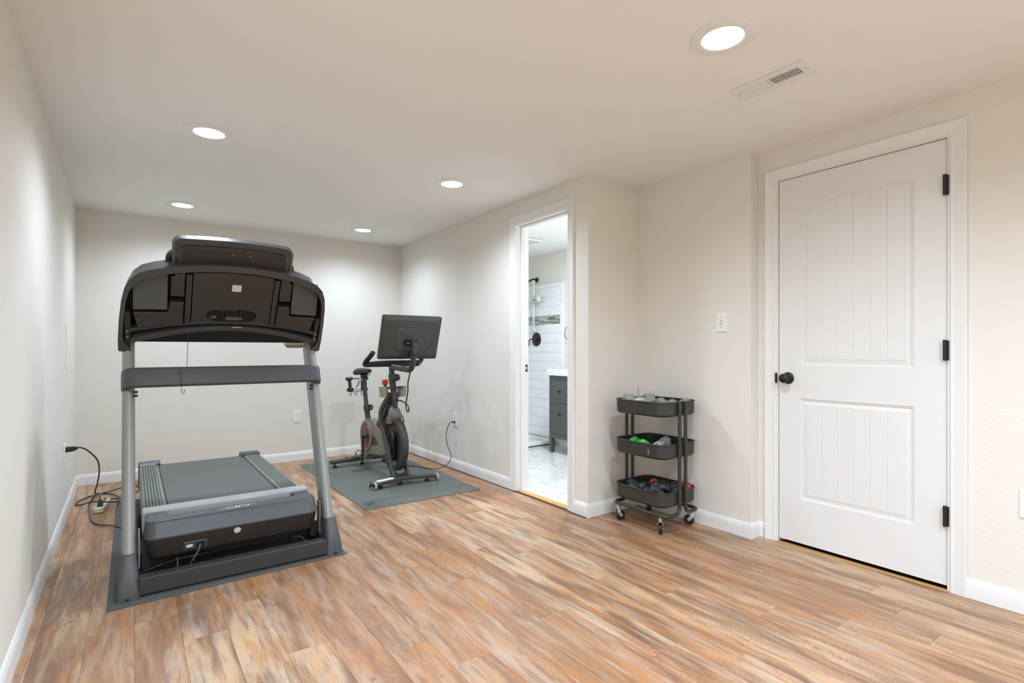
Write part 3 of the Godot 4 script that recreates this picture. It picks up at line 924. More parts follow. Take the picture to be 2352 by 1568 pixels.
	part("plate", Geo.new().lathe(vv, -UX, [Vector2(0.084, 0), Vector2(0.083, 0.006), Vector2(0.07, 0.010), Vector2(0.03, 0.014), Vector2(0.026, 0.045), Vector2(0.016, 0.06), Vector2(0, 0.06)], 32), M.bronze, sv)
	part("lever", Geo.new().tube(rounded([vv + Vector3(-0.05, 0, 0), vv + Vector3(-0.115, 0, 0), vv + Vector3(-0.12, -0.08, 0)], 0.03), 0.008, 10), M.bronze, sv)
	# hanging caddy
	var cd := thing("shower_caddy", "white wire shower caddy hanging from the shower arm", "shower caddy", Vector3(3.93, 1.32, 4.99))
	part("spine", Geo.new().box(Vector3(3.925, 1.635, 4.99), Vector3(0.012, 0.62, 0.034), 0.004), M.plate_white, cd)
	part("hook", Geo.new().tube(rounded([Vector3(3.925, 1.90, 4.995), Vector3(3.925, 1.965, 4.995), Vector3(3.90, 1.965, 4.98), Vector3(3.90, 1.945, 4.97)], 0.015), 0.007, 8), M.plate_white, cd)
	for y in [1.652, 1.40]:
		var bk := Geo.new()
		bk.tube(rounded([Vector3(3.94, y, 4.80), Vector3(3.83, y, 4.80), Vector3(3.83, y, 5.18), Vector3(3.94, y, 5.18)], 0.03), 0.003, 6)
		bk.tube(rounded([Vector3(3.94, y + 0.06, 4.80), Vector3(3.83, y + 0.06, 4.80), Vector3(3.83, y + 0.06, 5.18), Vector3(3.94, y + 0.06, 5.18)], 0.03), 0.003, 6)
		bk.cyl(Vector3(3.94, y, 4.80), Vector3(3.94, y, 5.18), 0.003, 6)
		for k in 6: bk.cyl(Vector3(3.83, y, 4.83 + k * 0.064), Vector3(3.94, y, 4.83 + k * 0.064), 0.002, 6)
		for k in 4: bk.cyl(Vector3(3.83, y, 4.86 + k * 0.09), Vector3(3.83, y + 0.06, 4.86 + k * 0.09), 0.002, 6)
		part("basket", bk, M.zinc, cd)
	part("foot_pad", Geo.new().ball(Vector3(3.935, 1.325, 4.99), Vector3(0.02, 0.022, 0.035)), M.plate_white, cd)
	var sp := thing("soap_box", "clear plastic soap box on the upper caddy shelf", "box", Vector3(3.88, 1.656, 4.872))
	part("case", Geo.new().box(Vector3(3.88, 1.692, 4.872), Vector3(0.06, 0.07, 0.105), 0.012), M.soap_clear, sp)
	for k in 3: part("soap", Geo.new().ball(Vector3(3.848, 1.678, 4.84 + k * 0.03), Vector3(0.004, 0.008, 0.008), 8, 6), M.vanity_grey, sp)
	# towel ring
	var tr := thing("towel_ring", "thin dark towel ring on the bathroom wall", "towel ring", Vector3(XF, 1.28, 4.36))
	var rp := PackedVector3Array()
	for k in 40: rp.append(Vector3(XF - 0.04, 1.274 + 0.076 * sin(TAU * k / 40), 4.356 + 0.076 * cos(TAU * k / 40)))
	part("ring", Geo.new().tube(rp, 0.0035, 6, true), M.bronze, tr)
	part("mount", Geo.new().lathe(Vector3(XF, 1.352, 4.356), -UX, [Vector2(0.022, 0), Vector2(0.02, 0.008), Vector2(0.009, 0.012), Vector2(0.009, 0.044), Vector2(0, 0.046)], 16), M.bronze, tr)

	# vanity
	var vx := 3.60
	var vn := thing("bathroom_vanity", "dark grey vanity cabinet with two visible drawers and black knobs", "vanity", Vector3(3.78, 0.0, 3.8))
	var bd := Geo.new()
	bd.bb(Vector3(vx + 0.004, 0.165, 3.302), Vector3(XF - 0.015, 0.818, 4.302))
	part("body", bd, M.vanity_grey, vn)
	for d in [3.285, 4.262]:
		for x in [vx, XF - 0.06]:
			var lg := part("leg", Geo.new().bb(Vector3(x, 0.012, d), Vector3(x + 0.045, 0.818, d + 0.044), 0.002), M.vanity_grey, vn)
			part("glide", Geo.new().cyl(Vector3(x + 0.022, 0.002, d + 0.022), Vector3(x + 0.022, 0.013, d + 0.022), 0.014, 12), M.bk_black, lg)
	part("rail", Geo.new().bb(Vector3(vx + 0.001, 0.772, 3.33), Vector3(vx + 0.02, 0.818, 4.262)), M.vanity_grey, vn)
	part("rail", Geo.new().bb(Vector3(vx + 0.001, 0.16, 3.33), Vector3(vx + 0.02, 0.203, 4.262)), M.vanity_grey, vn)
	for c in 2:
		var d1 := 4.258 - c * 0.465; var d0 := d1 - 0.455
		for q in [[0.209, 0.523, 0.42], [0.531, 0.766, 0.657]]:
			var dw := part("drawer", Geo.new().bb(Vector3(vx - 0.002, q[0], d0), Vector3(vx + 0.02, q[1], d1), 0.002), M.vanity_grey, vn)
			for kd in [d1 - 0.13, d0 + 0.13]:
				part("knob", Geo.new().lathe(Vector3(vx - 0.002, q[2], kd), -UX, [Vector2(0.006, 0), Vector2(0.006, 0.012), Vector2(0.014, 0.018), Vector2(0.0155, 0.026), Vector2(0.010, 0.031), Vector2(0, 0.032)], 16), M.bk_gloss, dw, 50.0)
	var ct := single("vanity_countertop", Geo.new().bb(Vector3(vx - 0.018, 0.819, 3.28), Vector3(XF - 0.013, 0.882, 4.326), 0.004), M.counter, "white countertop lying on the grey vanity", "countertop")

const TX := 0.4285     # middle of the treadmill

func con(u: float, v: float, w: float) -> Vector3:
	return Vector3(TX + u, 1.10 + 0.819 * v - 0.574 * w, 3.235 - 0.574 * v - 0.819 * w)

func build_treadmill() -> void:
	var mt := PackedVector2Array([Vector2(-0.086, 2.748), Vector2(0.928, 2.788), Vector2(0.922, 4.72), Vector2(-0.09, 4.68)])
	single("equipment_mat", Geo.new().extrude(mt, Vector3(0, 0.0003, 0), UX, UD, UY, 0.0055, 0.0012), M.rubber_mat, "thin dark grey rubber mat lying under the treadmill", "mat")

	var o := thing("treadmill", "large dark grey treadmill with silver uprights seen from its front", "treadmill", Vector3(TX, 0.006, 3.7))
	var ln := Vector3(0, 0.932, 0.363)
	var ed := Vector3(0, -0.363, 0.932)
	for s: float in [-1.0, 1.0]:
		# foot cover
		var rings := []
		for q in [[0.006, 0.400, 0.4855, 2.800, 3.16, 0.018], [0.05, 0.401, 0.483, 2.806, 3.13, 0.02], [0.10, 0.405, 0.478, 2.824, 3.08, 0.022], [0.14, 0.409, 0.474, 2.846, 3.04, 0.024], [0.178, 0.412, 0.471, 2.868, 3.01, 0.026]]:
			rings.append(p3(rrect(TX + s * (q[1] + q[2]) / 2, (q[3] + q[4]) / 2, (q[2] - q[1]) / 2, (q[4] - q[3]) / 2, q[5], 5), Vector3(0, q[0], 0), UX, UD))
		for r in rings: r.reverse()
		part("foot_cover", Geo.new().loft(rings), M.tm_plastic, o, 40.0)
		part("foot_notch", Geo.new().bb(Vector3(TX + s * 0.445 - 0.006, 0.0065, 2.797), Vector3(TX + s * 0.445 + 0.006, 0.016, 2.81)), M.tm_deep, o)
		# upright with a rounded front
		var a := Vector3(TX + s * 0.4415, 0.13, 2.88 - 0.0078) + ed * 0.058
		var b := Vector3(TX + s * 0.4425, 1.15, 3.2695) + ed * 0.058
		var ob := rrect(0, 0, 0.026, 0.058, 0.0255, 8)
		part("upright", Geo.new().loft([p3(ob, b, UX, ed), p3(ob, a, UX, ed)]), M.tm_steel, o, 40.0)
		# plates beside the motor hood
		part("lift_plate", Geo.new().bb(Vector3(TX + s * 0.402 - 0.003, 0.09, 2.935), Vector3(TX + s * 0.402 + 0.003, 0.262, 2.985), 0.001), M.tm_steel, o)
		part("base_rail", Geo.new().bb(Vector3(TX + s * 0.425 - 0.025, 0.012, 2.9), Vector3(TX + s * 0.425 + 0.025, 0.075, 4.25), 0.004), M.tm_black, o)
		part("hood_bracket", Geo.new().bb(Vector3(TX + s * 0.375 - 0.02, 0.07, 2.96), Vector3(TX + s * 0.375 + 0.02, 0.15, 3.2), 0.004), M.tm_deep, o)
	part("front_crossbar", Geo.new().bb(Vector3(TX - 0.405, 0.012, 2.812), Vector3(TX + 0.405, 0.0875, 2.872), 0.004), M.tm_frame, o)
	part("lift_frame", Geo.new().bb(Vector3(TX - 0.38, 0.04, 3.16), Vector3(TX + 0.38, 0.13, 3.22), 0.004), M.tm_deep, o)
	part("belly_pan", Geo.new().bb(Vector3(TX - 0.36, 0.075, 3.0), Vector3(TX + 0.36, 0.13, 3.3), 0.004), M.tm_deep, o)
	part("upright_label", Geo.new().box(Vector3(TX + 0.4153, 0.60, 3.125), Vector3(0.0008, 0.03, 0.012), 0.0, Basis(UX, -0.45)), M.print_grey, o)

	# motor hood, two-tone, with a handle slot behind it
	var hood := func(levels: Array) -> Geo:
		var g := Geo.new()
		var rs := []
		for q in levels:
			var p := PackedVector2Array()
			var hw: float = q[1]; var df: float = q[2]; var cr: float = q[3]
			p.append(Vector2(hw, 3.02)); p.append(Vector2(-hw, 3.02))
			for k in 7:
				var t := PI + PI / 2 * k / 6.0
				p.append(Vector2(-hw + cr + cos(t) * cr, df + cr + sin(t) * cr))
			for k in 7:
				var t := PI * 1.5 + PI / 2 * k / 6.0
				p.append(Vector2(hw - cr + cos(t) * cr, df + cr + sin(t) * cr))
			var r := p3(p, Vector3(TX, q[0], 0), UX, UD)
			r.reverse()
			rs.append(r)
		return g.loft(rs)
	part("hood_lower", hood.call([[0.118, 0.365, 2.945, 0.04], [0.132, 0.372, 2.925, 0.045], [0.217, 0.384, 2.8965, 0.05], [0.2185, 0.382, 2.900, 0.05]]), M.tm_black, o, 30.0)
	var hu: Geo = hood.call([[0.2187, 0.3855, 2.894, 0.05], [0.226, 0.3865, 2.893, 0.05], [0.284, 0.379, 2.926, 0.045], [0.291, 0.375, 2.934, 0.043], [0.2935, 0.366, 2.944, 0.04]])
	for s: float in [-1.0, 1.0]:
		hu.bb(Vector3(TX + s * 0.29, 0.2, 3.018), Vector3(TX + s * 0.372, 0.2935, 3.102), 0.002)
	hu.bb(Vector3(TX - 0.37, 0.15, 3.0), Vector3(TX + 0.37, 0.245, 3.11))
	var hp := part("hood", hu, M.tm_plastic, o, 30.0)
	part("rear_band", Geo.new().bb(Vector3(TX - 0.388, 0.2, 3.102), Vector3(TX + 0.388, 0.301, 3.2), 0.006), M.tm_silver, o)
	# emblem: an open oval with a slanting N through it
	var em := Geo.new()
	var ec := Vector3(0.435, 0.2937, 2.978)
	for s: float in [-1.0, 1.0]:
		var arc := PackedVector3Array()
		for k in 15:
			var t := deg_to_rad(-118.0 + 236.0 * k / 14)
			arc.append(ec + Vector3(s * (0.026 + cos(t) * 0.026), 0.0, sin(t) * 0.0155 + s * 0.002))
		em.tube(arc, 0.0022, 6, false, UY, 0.0006)
		em.tube(PackedVector3Array([ec + Vector3(s * 0.05, 0, s * 0.010), ec + Vector3(s * 0.085, 0, s * 0.013)]), [0.0016, 0.0003], 6, false, UY, 0.0005)
	for q in [[-0.012, -0.014, -0.005, 0.014], [-0.005, 0.014, 0.005, -0.014], [0.005, -0.014, 0.012, 0.014]]:
		em.tube(PackedVector3Array([ec + Vector3(q[0], 0, q[1]), ec + Vector3(q[2], 0, q[3])]), 0.0034, 6, false, UY, 0.0006)
	part("emblem", em, M.print_white, hp)
	# round badge, power socket, its cord
	var bdir := Vector3(0, -0.318, -0.948).normalized()
	var bg := part("badge", Geo.new().lathe(Vector3(0.4225, 0.1975, 2.9028), bdir, [Vector2(0.0155, 0), Vector2(0.0155, 0.0015), Vector2(0, 0.0015)], 24), M.print_white, o)
	part("badge_print", Geo.new().lathe(Vector3(0.4225, 0.1975, 2.9028) + bdir * 0.0012, bdir, [Vector2(0.009, 0), Vector2(0.009, 0.0006), Vector2(0.0078, 0.0006), Vector2(0.0078, 0)], 20), M.print_grey, bg)
	var so := Vector3(0.245, 0.16, 2.9165)
	var bs := Basis(UX, -0.32)
	var sk := part("power_socket", Geo.new().box(so, Vector3(0.098, 0.042, 0.006), 0.002, bs), M.tm_plastic, o)
	part("socket_recess", Geo.new().box(so + bs * Vector3(0.02, 0, -0.003), Vector3(0.034, 0.028, 0.002), 0.0, bs), M.tm_deep, sk)
	part("switch", Geo.new().box(so + bs * Vector3(-0.024, 0.0, -0.004), Vector3(0.026, 0.014, 0.004), 0.001, bs), M.print_white, sk)
	part("power_cord", Geo.new().tube(curve([so + Vector3(0.02, 0, -0.002), so + Vector3(0.012, -0.025, -0.012), so + Vector3(-0.012, -0.07, -0.004), so + Vector3(-0.04, -0.12, 0.03), Vector3(0.1, 0.03, 2.99), Vector3(0.0, 0.022, 3.05), Vector3(-0.02, 0.03, 3.3), Vector3(-0.04, 0.02, 3.75), Vector3(-0.046, 0.012, 3.947), Vector3(-0.098, 0.011, 4.051), Vector3(-0.159, 0.008, 4.125), Vector3(-0.203, 0.006, 4.243), Vector3(-0.227, 0.006, 4.46), Vector3(-0.243, 0.006, 4.69), Vector3(-0.225, 0.05, 4.65), Vector3(-0.20, 0.10, 4.58), Vector3(-0.180, 0.118, 4.52), Vector3(-0.172, 0.085, 4.475)], 5), 0.0048, 8), M.cord_grey, o, 60.0)
	part("cord_plug", Geo.new().loft([p3(rrect(0, 0, 0.016, 0.014, 0.005, 3), Vector3(-0.173, 0.043, 4.462), UX, -UD), p3(rrect(0, 0, 0.014, 0.012, 0.005, 3), Vector3(-0.172, 0.066, 4.466), UX, -UD), p3(rrect(0, 0, 0.006, 0.006, 0.004, 3), Vector3(-0.172, 0.09, 4.475), UX, -UD)]), M.cord_black, o)
	part("loose_cable", Geo.new().tube(curve([Vector3(0.02, 0.07, 2.93), Vector3(0.1, 0.075, 2.97), Vector3(0.18, 0.092, 2.965), Vector3(0.26, 0.094, 2.96), Vector3(0.31, 0.085, 2.99), Vector3(0.33, 0.05, 3.05)], 6), 0.006, 8), M.cord_black, o, 60.0)
	part("cable_tie", Geo.new().bb(Vector3(0.172, 0.055, 2.956), Vector3(0.18, 0.1, 2.974), 0.002), M.cord_grey, o)

	# deck
	part("running_belt", Geo.new().extrude(PackedVector2Array([Vector2(3.1, 0.243), Vector2(4.60, 0.243), Vector2(4.628, 0.232), Vector2(4.64, 0.205), Vector2(4.63, 0.18), Vector2(4.6, 0.17), Vector2(3.1, 0.17), ]), Vector3(TX - 0.272, 0.012, 0), UD, UY, UX, 0.544), M.tm_belt, o, 40.0)
	for s: float in [-1.0, 1.0]:
		var rl := Geo.new()
		var pr := PackedVector2Array()
		var x := 0.276
		pr.append(Vector2(x, 0.17)); pr.append(Vector2(x, 0.258)); pr.append(Vector2(x + 0.004, 0.264)); pr.append(Vector2(x + 0.016, 0.266))
		for k in 6:
			var q := x + 0.018 + k * 0.0145
			pr.append(Vector2(q, 0.2665)); pr.append(Vector2(q + 0.0022, 0.2625)); pr.append(Vector2(q + 0.0044, 0.2665)); pr.append(Vector2(q + 0.007, 0.2705)); pr.append(Vector2(q + 0.012, 0.2705))
		pr.append(Vector2(0.381, 0.266)); pr.append(Vector2(0.387, 0.255)); pr.append(Vector2(0.387, 0.165))
		rl.mould(pr, Vector3(TX, 0, 3.19), Vector3(TX, 0, 4.57), UX * s, UY)
		part("side_rail", rl, M.tm_rail, o, 25.0)
		var cp := PackedVector2Array([Vector2(4.535, 0.2), Vector2(4.535, 0.276), Vector2(4.548, 0.284), Vector2(4.62, 0.284), Vector2(4.66, 0.276), Vector2(4.685, 0.25), Vector2(4.69, 0.15), Vector2(4.68, 0.13), Vector2(4.56, 0.13)])
		var cap := part("end_cap", Geo.new().extrude(cp, Vector3(TX + s * 0.262, 0, 0), UD, UY, UX * s, 0.13, 0.006), M.tm_plastic, o, 30.0)
		if s < 0: part("cap_strip", Geo.new().bb(Vector3(TX - 0.385, 0.270, 4.5335), Vector3(TX - 0.29, 0.2745, 4.536)), M.print_white, cap)
		part("rear_foot", Geo.new().bb(Vector3(TX + s * 0.33 - 0.025, 0.006, 4.5), Vector3(TX + s * 0.33 + 0.025, 0.16, 4.62), 0.006), M.tm_deep, o)
	part("deck_board", Geo.new().bb(Vector3(TX - 0.37, 0.155, 3.15), Vector3(TX + 0.37, 0.21, 4.56)), M.tm_black, o)

	# grip bar in front of the uprights
	var lc := Vector3(TX, 0.935, 3.1885)
	var path := []
	for q in [[-0.456, 0.03], [-0.455, -0.006], [-0.447, -0.030], [-0.425, -0.042], [-0.36, -0.045], [0.0, -0.046], [0.36, -0.045], [0.425, -0.042], [0.447, -0.030], [0.455, -0.006], [0.456, 0.03]]:
		path.append(lc + UX * q[0] + ed * q[1])
	part("grip_bar", Geo.new().tube(curve(path, 4), 0.017, 20, false, ln, 0.0495, 6.0), M.tm_plastic, o, 40.0)
	for s: float in [-1.0, 1.0]:
		for k in 2:
			var c := lc + UX * (s * 0.405) + ln * (-0.062 - k * 0.016) + ed * (-0.01 + k * 0.01)
			part("bolt", Geo.new().cyl(c, c + UX * (s * 0.018), 0.006, 10), M.tm_deep, o)
	part("safety_cord", Geo.new().tube(curve([con(-0.19, 0.09, -0.03), Vector3(0.237, 1.10, 3.23), Vector3(0.234, 1.03, 3.235), Vector3(0.232, 0.975, 3.235), Vector3(0.215, 0.987, 3.19), Vector3(0.20, 0.986, 3.145), Vector3(0.2, 0.93, 3.118), Vector3(0.202, 0.885, 3.103), Vector3(0.207, 0.868, 3.102), Vector3(0.214, 0.874, 3.105), Vector3(0.213, 0.888, 3.115)], 6), 0.0013, 6), M.cord_black, o, 60.0)
	build_console(o)

func build_console(o: Node3D) -> void:
	var half := [[0.452, -0.03, 0.43, -0.02], [0.484, -0.022, 0.462, 0.03], [0.485, 0.05, 0.466, 0.07], [0.479, 0.17, 0.461, 0.17], [0.470, 0.27, 0.452, 0.27], [0.458, 0.335, 0.438, 0.325], [0.437, 0.385, 0.414, 0.366], [0.402, 0.421, 0.378, 0.395], [0.35, 0.444, 0.33, 0.414], [0.27, 0.466, 0.26, 0.434], [0.16, 0.484, 0.155, 0.451], [0.06, 0.4925, 0.06, 0.459]]
	var full := []
	for q in half: full.append([q[0], q[1], q[2], q[3]])
	for k in half.size():
		var q: Array = half[half.size() - 1 - k]
		full.append([-q[0], q[1], -q[2], q[3]])
	var g := Geo.new()
	for k in full.size() - 1:
		var a: Array = full[k]; var b: Array = full[k + 1]
		var ao := con(a[0], a[1], 0.0); var bo := con(b[0], b[1], 0.0)
		var ai := con(a[2], a[3], 0.004); var bi := con(b[2], b[3], 0.004)
		g.quad(ao, bo, bi, ai)
		var ak := con(a[0] * 0.97, a[1] * 0.97, -0.11); var bk := con(b[0] * 0.97, b[1] * 0.97, -0.11)
		g.quad(ak, bk, bo, ao)
		var al := con(a[2], a[3], -0.085); var bl := con(b[2], b[3], -0.085)
		g.quad(ai, bi, bl, al)
		g.quad(bk, ak, al, bl)
	part("console_shell", g, M.tm_shell, o, 40.0)
	var pl := PackedVector2Array()
	for q in full: pl.append(Vector2(q[2], q[3]))
	var cu := con(1, 0, 0) - con(0, 0, 0)
	var cv := con(0, 1, 0) - con(0, 0, 0)
	var cw := con(0, 0, 1) - con(0, 0, 0)
	var z := con(0, 0, 0)
	part("console_back", Geo.new().extrude(pl, z + cw * -0.1, cu, cv, cw, 0.02), M.tm_deep, o)
	# arched lower trim and brace above it
	var arch := func(lo: float, hi: float, le: float, he: float, hw: float) -> PackedVector2Array:
		var p := PackedVector2Array()
		for k in 25:
			var f := k / 24.0 * 2 - 1
			p.append(Vector2(f * hw, lerpf(lo, le, f * f)))
		for k in 25:
			var f := 1 - k / 24.0 * 2
			p.append(Vector2(f * hw, lerpf(hi, he, f * f)))
		return p
	part("lower_trim", Geo.new().extrude(arch.call(0.112, 0.138, 0.030, 0.062, 0.425), z + cw * -0.07, cu, cv, cw, 0.078, 0.004), M.tm_shell, o, 30.0)
	part("brace", Geo.new().extrude(arch.call(0.147, 0.159, 0.086, 0.108, 0.44), z + cw * -0.07, cu, cv, cw, 0.066, 0.002), M.tm_panel, o, 30.0)
	part("brace_lip", Geo.new().extrude(arch.call(0.130, 0.137, 0.052, 0.060, 0.43), z + cw * -0.05, cu, cv, cw, 0.064, 0.001), M.tm_plastic, o, 30.0)
	part("foil_tag", Geo.new().bb(Vector3(TX + 0.005, 1.2055, 3.1335), Vector3(TX + 0.05, 1.208, 3.136)), M.print_white, o)
	# middle panel with an oval grille
	var hw := 0.1835
	var ell := PackedVector2Array()
	for k in 28:
		var t := TAU * k / 28 + 0.0001
		ell.append(Vector2(signf(cos(t)) * pow(absf(cos(t)), 0.8) * 0.118, 0.200 + signf(sin(t)) * pow(absf(sin(t)), 0.8) * 0.041))
	var pan := Geo.new()
	var w1 := -0.006
	for side in 2:
		# left or right half of the face round the oval
		var sg := 1.0 if side else -1.0
		var p := PackedVector2Array()
		p.append(Vector2(0, 0.152)); p.append(Vector2(sg * hw, 0.148)); p.append(Vector2(sg * hw, 0.437)); p.append(Vector2(sg * hw * 0.5, 0.447)); p.append(Vector2(0, 0.45))
		var rim := []
		for q in ell:
			if q.x * sg >= 0: rim.append(q)
		rim.sort_custom(func(m, n): return atan2(m.y - 0.200, m.x * sg) > atan2(n.y - 0.200, n.x * sg))
		p.append(Vector2(0, 0.241))
		for q in rim: p.append(q)
		p.append(Vector2(0, 0.159))
		pan.extrude(p, z + cw * -0.05, cu, cv, cw, 0.05 + w1)
	var cp := part("middle_panel", pan, M.tm_panel, o, 20.0)
	part("grille_back", Geo.new().extrude(rrect(0, 0.200, 0.125, 0.045, 0.03, 4), z + cw * -0.048, cu, cv, cw, 0.004), M.tm_deep, cp)
	for k in 23:
		var u := -0.11 + k * 0.01
		var hh := 0.041 * pow(maxf(0.0, 1.0 - pow(absf(u) / 0.118, 2.5)), 0.4)
		part("grille_slat", Geo.new().box(con(u, 0.200, -0.012), Vector3(0.0034, hh * 2, 0.008), 0.0, Basis(cu, cv, -cw)), M.tm_panel, cp)
	part("fan_cowl", Geo.new().extrude(PackedVector2Array([Vector2(-0.03, 0.156), Vector2(0.06, 0.156), Vector2(0.055, 0.172), Vector2(-0.02, 0.174)]), z + cw * -0.04, cu, cv, cw, 0.012), M.print_white, cp)
	part("fan_cowl", Geo.new().extrude(PackedVector2Array([Vector2(-0.1, 0.160), Vector2(-0.075, 0.158), Vector2(-0.07, 0.178), Vector2(-0.105, 0.174)]), z + cw * -0.04, cu, cv, cw, 0.012), M.print_white, cp)
	part("fan_wire", Geo.new().tube(PackedVector3Array([con(-0.08, 0.222, -0.03), con(-0.01, 0.22, -0.03), con(0.03, 0.224, -0.03)]), 0.0025, 6), M.print_white, cp)
	var st := part("sticker", Geo.new().extrude(rrect(0.010, 0.366, 0.021, 0.0185, 0.001, 1), z + cw * w1, cu, cv, cw, 0.0008), M.print_white, cp)
	var pr := Geo.new()
	var ring := PackedVector3Array()
	for k in 20: ring.append(con(0.010 + 0.0085 * cos(TAU * k / 20), 0.365 + 0.0085 * sin(TAU * k / 20), w1 + 0.001))
	pr.tube(ring, 0.0011, 5, true)
	for s: float in [-1.0, 1.0]:
		pr.tube(PackedVector3Array([con(0.010 + s * 0.011, 0.378, w1 + 0.001), con(0.010 + s * 0.015, 0.378, w1 + 0.001), con(0.010 + s * 0.015, 0.355, w1 + 0.001)]), 0.0007, 5)
	pr.tube(PackedVector3Array([con(-0.001, 0.378, w1 + 0.001), con(0.021, 0.378, w1 + 0.001)]), 0.0005, 5)
	part("sticker_print", pr, M.print_grey, st)
	for s: float in [-1.0, 1.0]:
		var sb := Basis(cu, cv, -cw)
		part("side_bar", Geo.new().box(con(s * 0.2005, 0.288, -0.018), Vector3(0.024, 0.275, 0.03), 0.002, sb), M.tm_panel, o)
		for v in [0.405, 0.175]: part("screw", Geo.new().cyl(con(s * 0.2005, v, -0.005), con(s * 0.2005, v, -0.001), 0.003, 8), M.tm_black, o)
		part("upper_box", Geo.new().extrude(PackedVector2Array([Vector2(s * 0.219, 0.303), Vector2(s * 0.274, 0.303), Vector2(s * 0.274, 0.412), Vector2(s * 0.262, 0.412), Vector2(s * 0.262, 0.428), Vector2(s * 0.219, 0.436)]), z + cw * -0.07, cu, cv, cw, 0.068, 0.002), M.tm_panel, o, 20.0)
		part("lower_box", Geo.new().extrude(PackedVector2Array([Vector2(s * 0.219, 0.145), Vector2(s * 0.30, 0.130), Vector2(s * 0.405, 0.112), Vector2(s * 0.425, 0.205), Vector2(s * 0.285, 0.21), Vector2(s * 0.279, 0.268), Vector2(s * 0.219, 0.271)]), z + cw * -0.07, cu, cv, cw, 0.07, 0.003), M.tm_panel, o, 20.0)
		part("bolt_hole", Geo.new().cyl(con(s * 0.41, 0.186, -0.002), con(s * 0.41, 0.186, 0.0008), 0.0055, 12), M.tm_deep, o)
		# storage tray moulded to slope outward
		var t0 := [con(s * 0.288, 0.235, 0.012), con(s * 0.425, 0.225, 0.004), con(s * 0.425, 0.385, -0.045), con(s * 0.288, 0.415, -0.045)]
		var t1 := [con(s * 0.288, 0.225, -0.08), con(s * 0.425, 0.215, -0.08), con(s * 0.425, 0.385, -0.08), con(s * 0.288, 0.415, -0.08)]
		var ra := PackedVector3Array(t0); var rb := PackedVector3Array(t1)
		if s < 0: ra.reverse(); rb.reverse()
		part("storage_tray", Geo.new().loft([rb, ra]), M.tm_plastic, o, 15.0)
		part("upright_bracket", Geo.new().box(con(s * 0.447, 0.085, -0.035), Vector3(0.026, 0.22, 0.05), 0.003, sb), M.tm_black, o)
		for v in [0.055, 0.09]: part("bolt", Geo.new().cyl(con(s * 0.447, v, -0.011), con(s * 0.447, v, -0.007), 0.0045, 10), M.zinc, o)
	# grey cup holder hanging below on the runner's side
	part("cup_holder", Geo.new().box(Vector3(0.80, 1.13, 3.37), Vector3(0.115, 0.062, 0.05), 0.018), M.bk_holder, o, 40.0)
	# display, a shallow arched slab above the console
	var bend := func(p: PackedVector2Array) -> PackedVector2Array:
		var r := PackedVector2Array()
		for q in p: r.append(Vector2(q.x, q.y - 0.2 * q.x * q.x))
		return r
	var fine := func(hw_: float, v0: float, v1: float, r: float) -> PackedVector2Array:
		var p := PackedVector2Array()
		for k in 13: p.append(Vector2(lerpf(-hw_ + r, hw_ - r, k / 12.0), v0))
		for k in range(1, 6): p.append(Vector2(hw_ - r + sin(PI / 2 * k / 5) * r, v0 + r - cos(PI / 2 * k / 5) * r))
		for k in range(0, 6): p.append(Vector2(hw_ - r + cos(PI / 2 * k / 5) * r, v1 - r + sin(PI / 2 * k / 5) * r))
		for k in range(1, 12): p.append(Vector2(lerpf(hw_ - r, -hw_ + r, k / 12.0), v1))
		for k in range(0, 6): p.append(Vector2(-hw_ + r - sin(PI / 2 * k / 5) * r, v1 - r + cos(PI / 2 * k / 5) * r))
		for k in range(0, 5): p.append(Vector2(-hw_ + r - cos(PI / 2 * k / 5) * r, v0 + r - sin(PI / 2 * k / 5) * r))
		return p
	var rim: PackedVector2Array = bend.call(fine.call(0.2725, 0.40, 0.6, 0.034))
	var ds := part("display", Geo.new().extrude(rim, z + cw * -0.105, cu, cv, cw, 0.055, 0.009), M.tm_shell, o, 40.0)
	part("display_cover", Geo.new().extrude(bend.call(fine.call(0.247, 0.40, 0.570, 0.03)), z + cw * -0.06, cu, cv, cw, 0.025, 0.008), M.tm_black, ds, 40.0)
	for q in [[-0.225, 0.523], [-0.13, 0.553], [0.03, 0.556], [0.18, 0.55], [0.232, 0.52]]:
		part("display_slot", Geo.new().box(con(q[0], q[1] - 0.2 * q[0] * q[0], -0.0345), Vector3(0.012, 0.004, 0.002), 0.0, Basis(cu, cv, -cw)), M.tm_deep, ds)
	for u in [-0.015, 0.06]: part("screw", Geo.new().cyl(con(u, 0.54, -0.0355), con(u, 0.54, -0.0335), 0.003, 10), M.zinc, ds)
	part("display_base", Geo.new().extrude(bend.call(fine.call(0.296, 0.40, 0.515, 0.05)), z + cw * -0.14, cu, cv, cw, 0.05, 0.01), M.tm_deep, o, 40.0)

const BX := 1.77       # middle plane of the bike

func at(y: float, d: float, x := BX) -> Vector3:
	return Vector3(x, y, d)

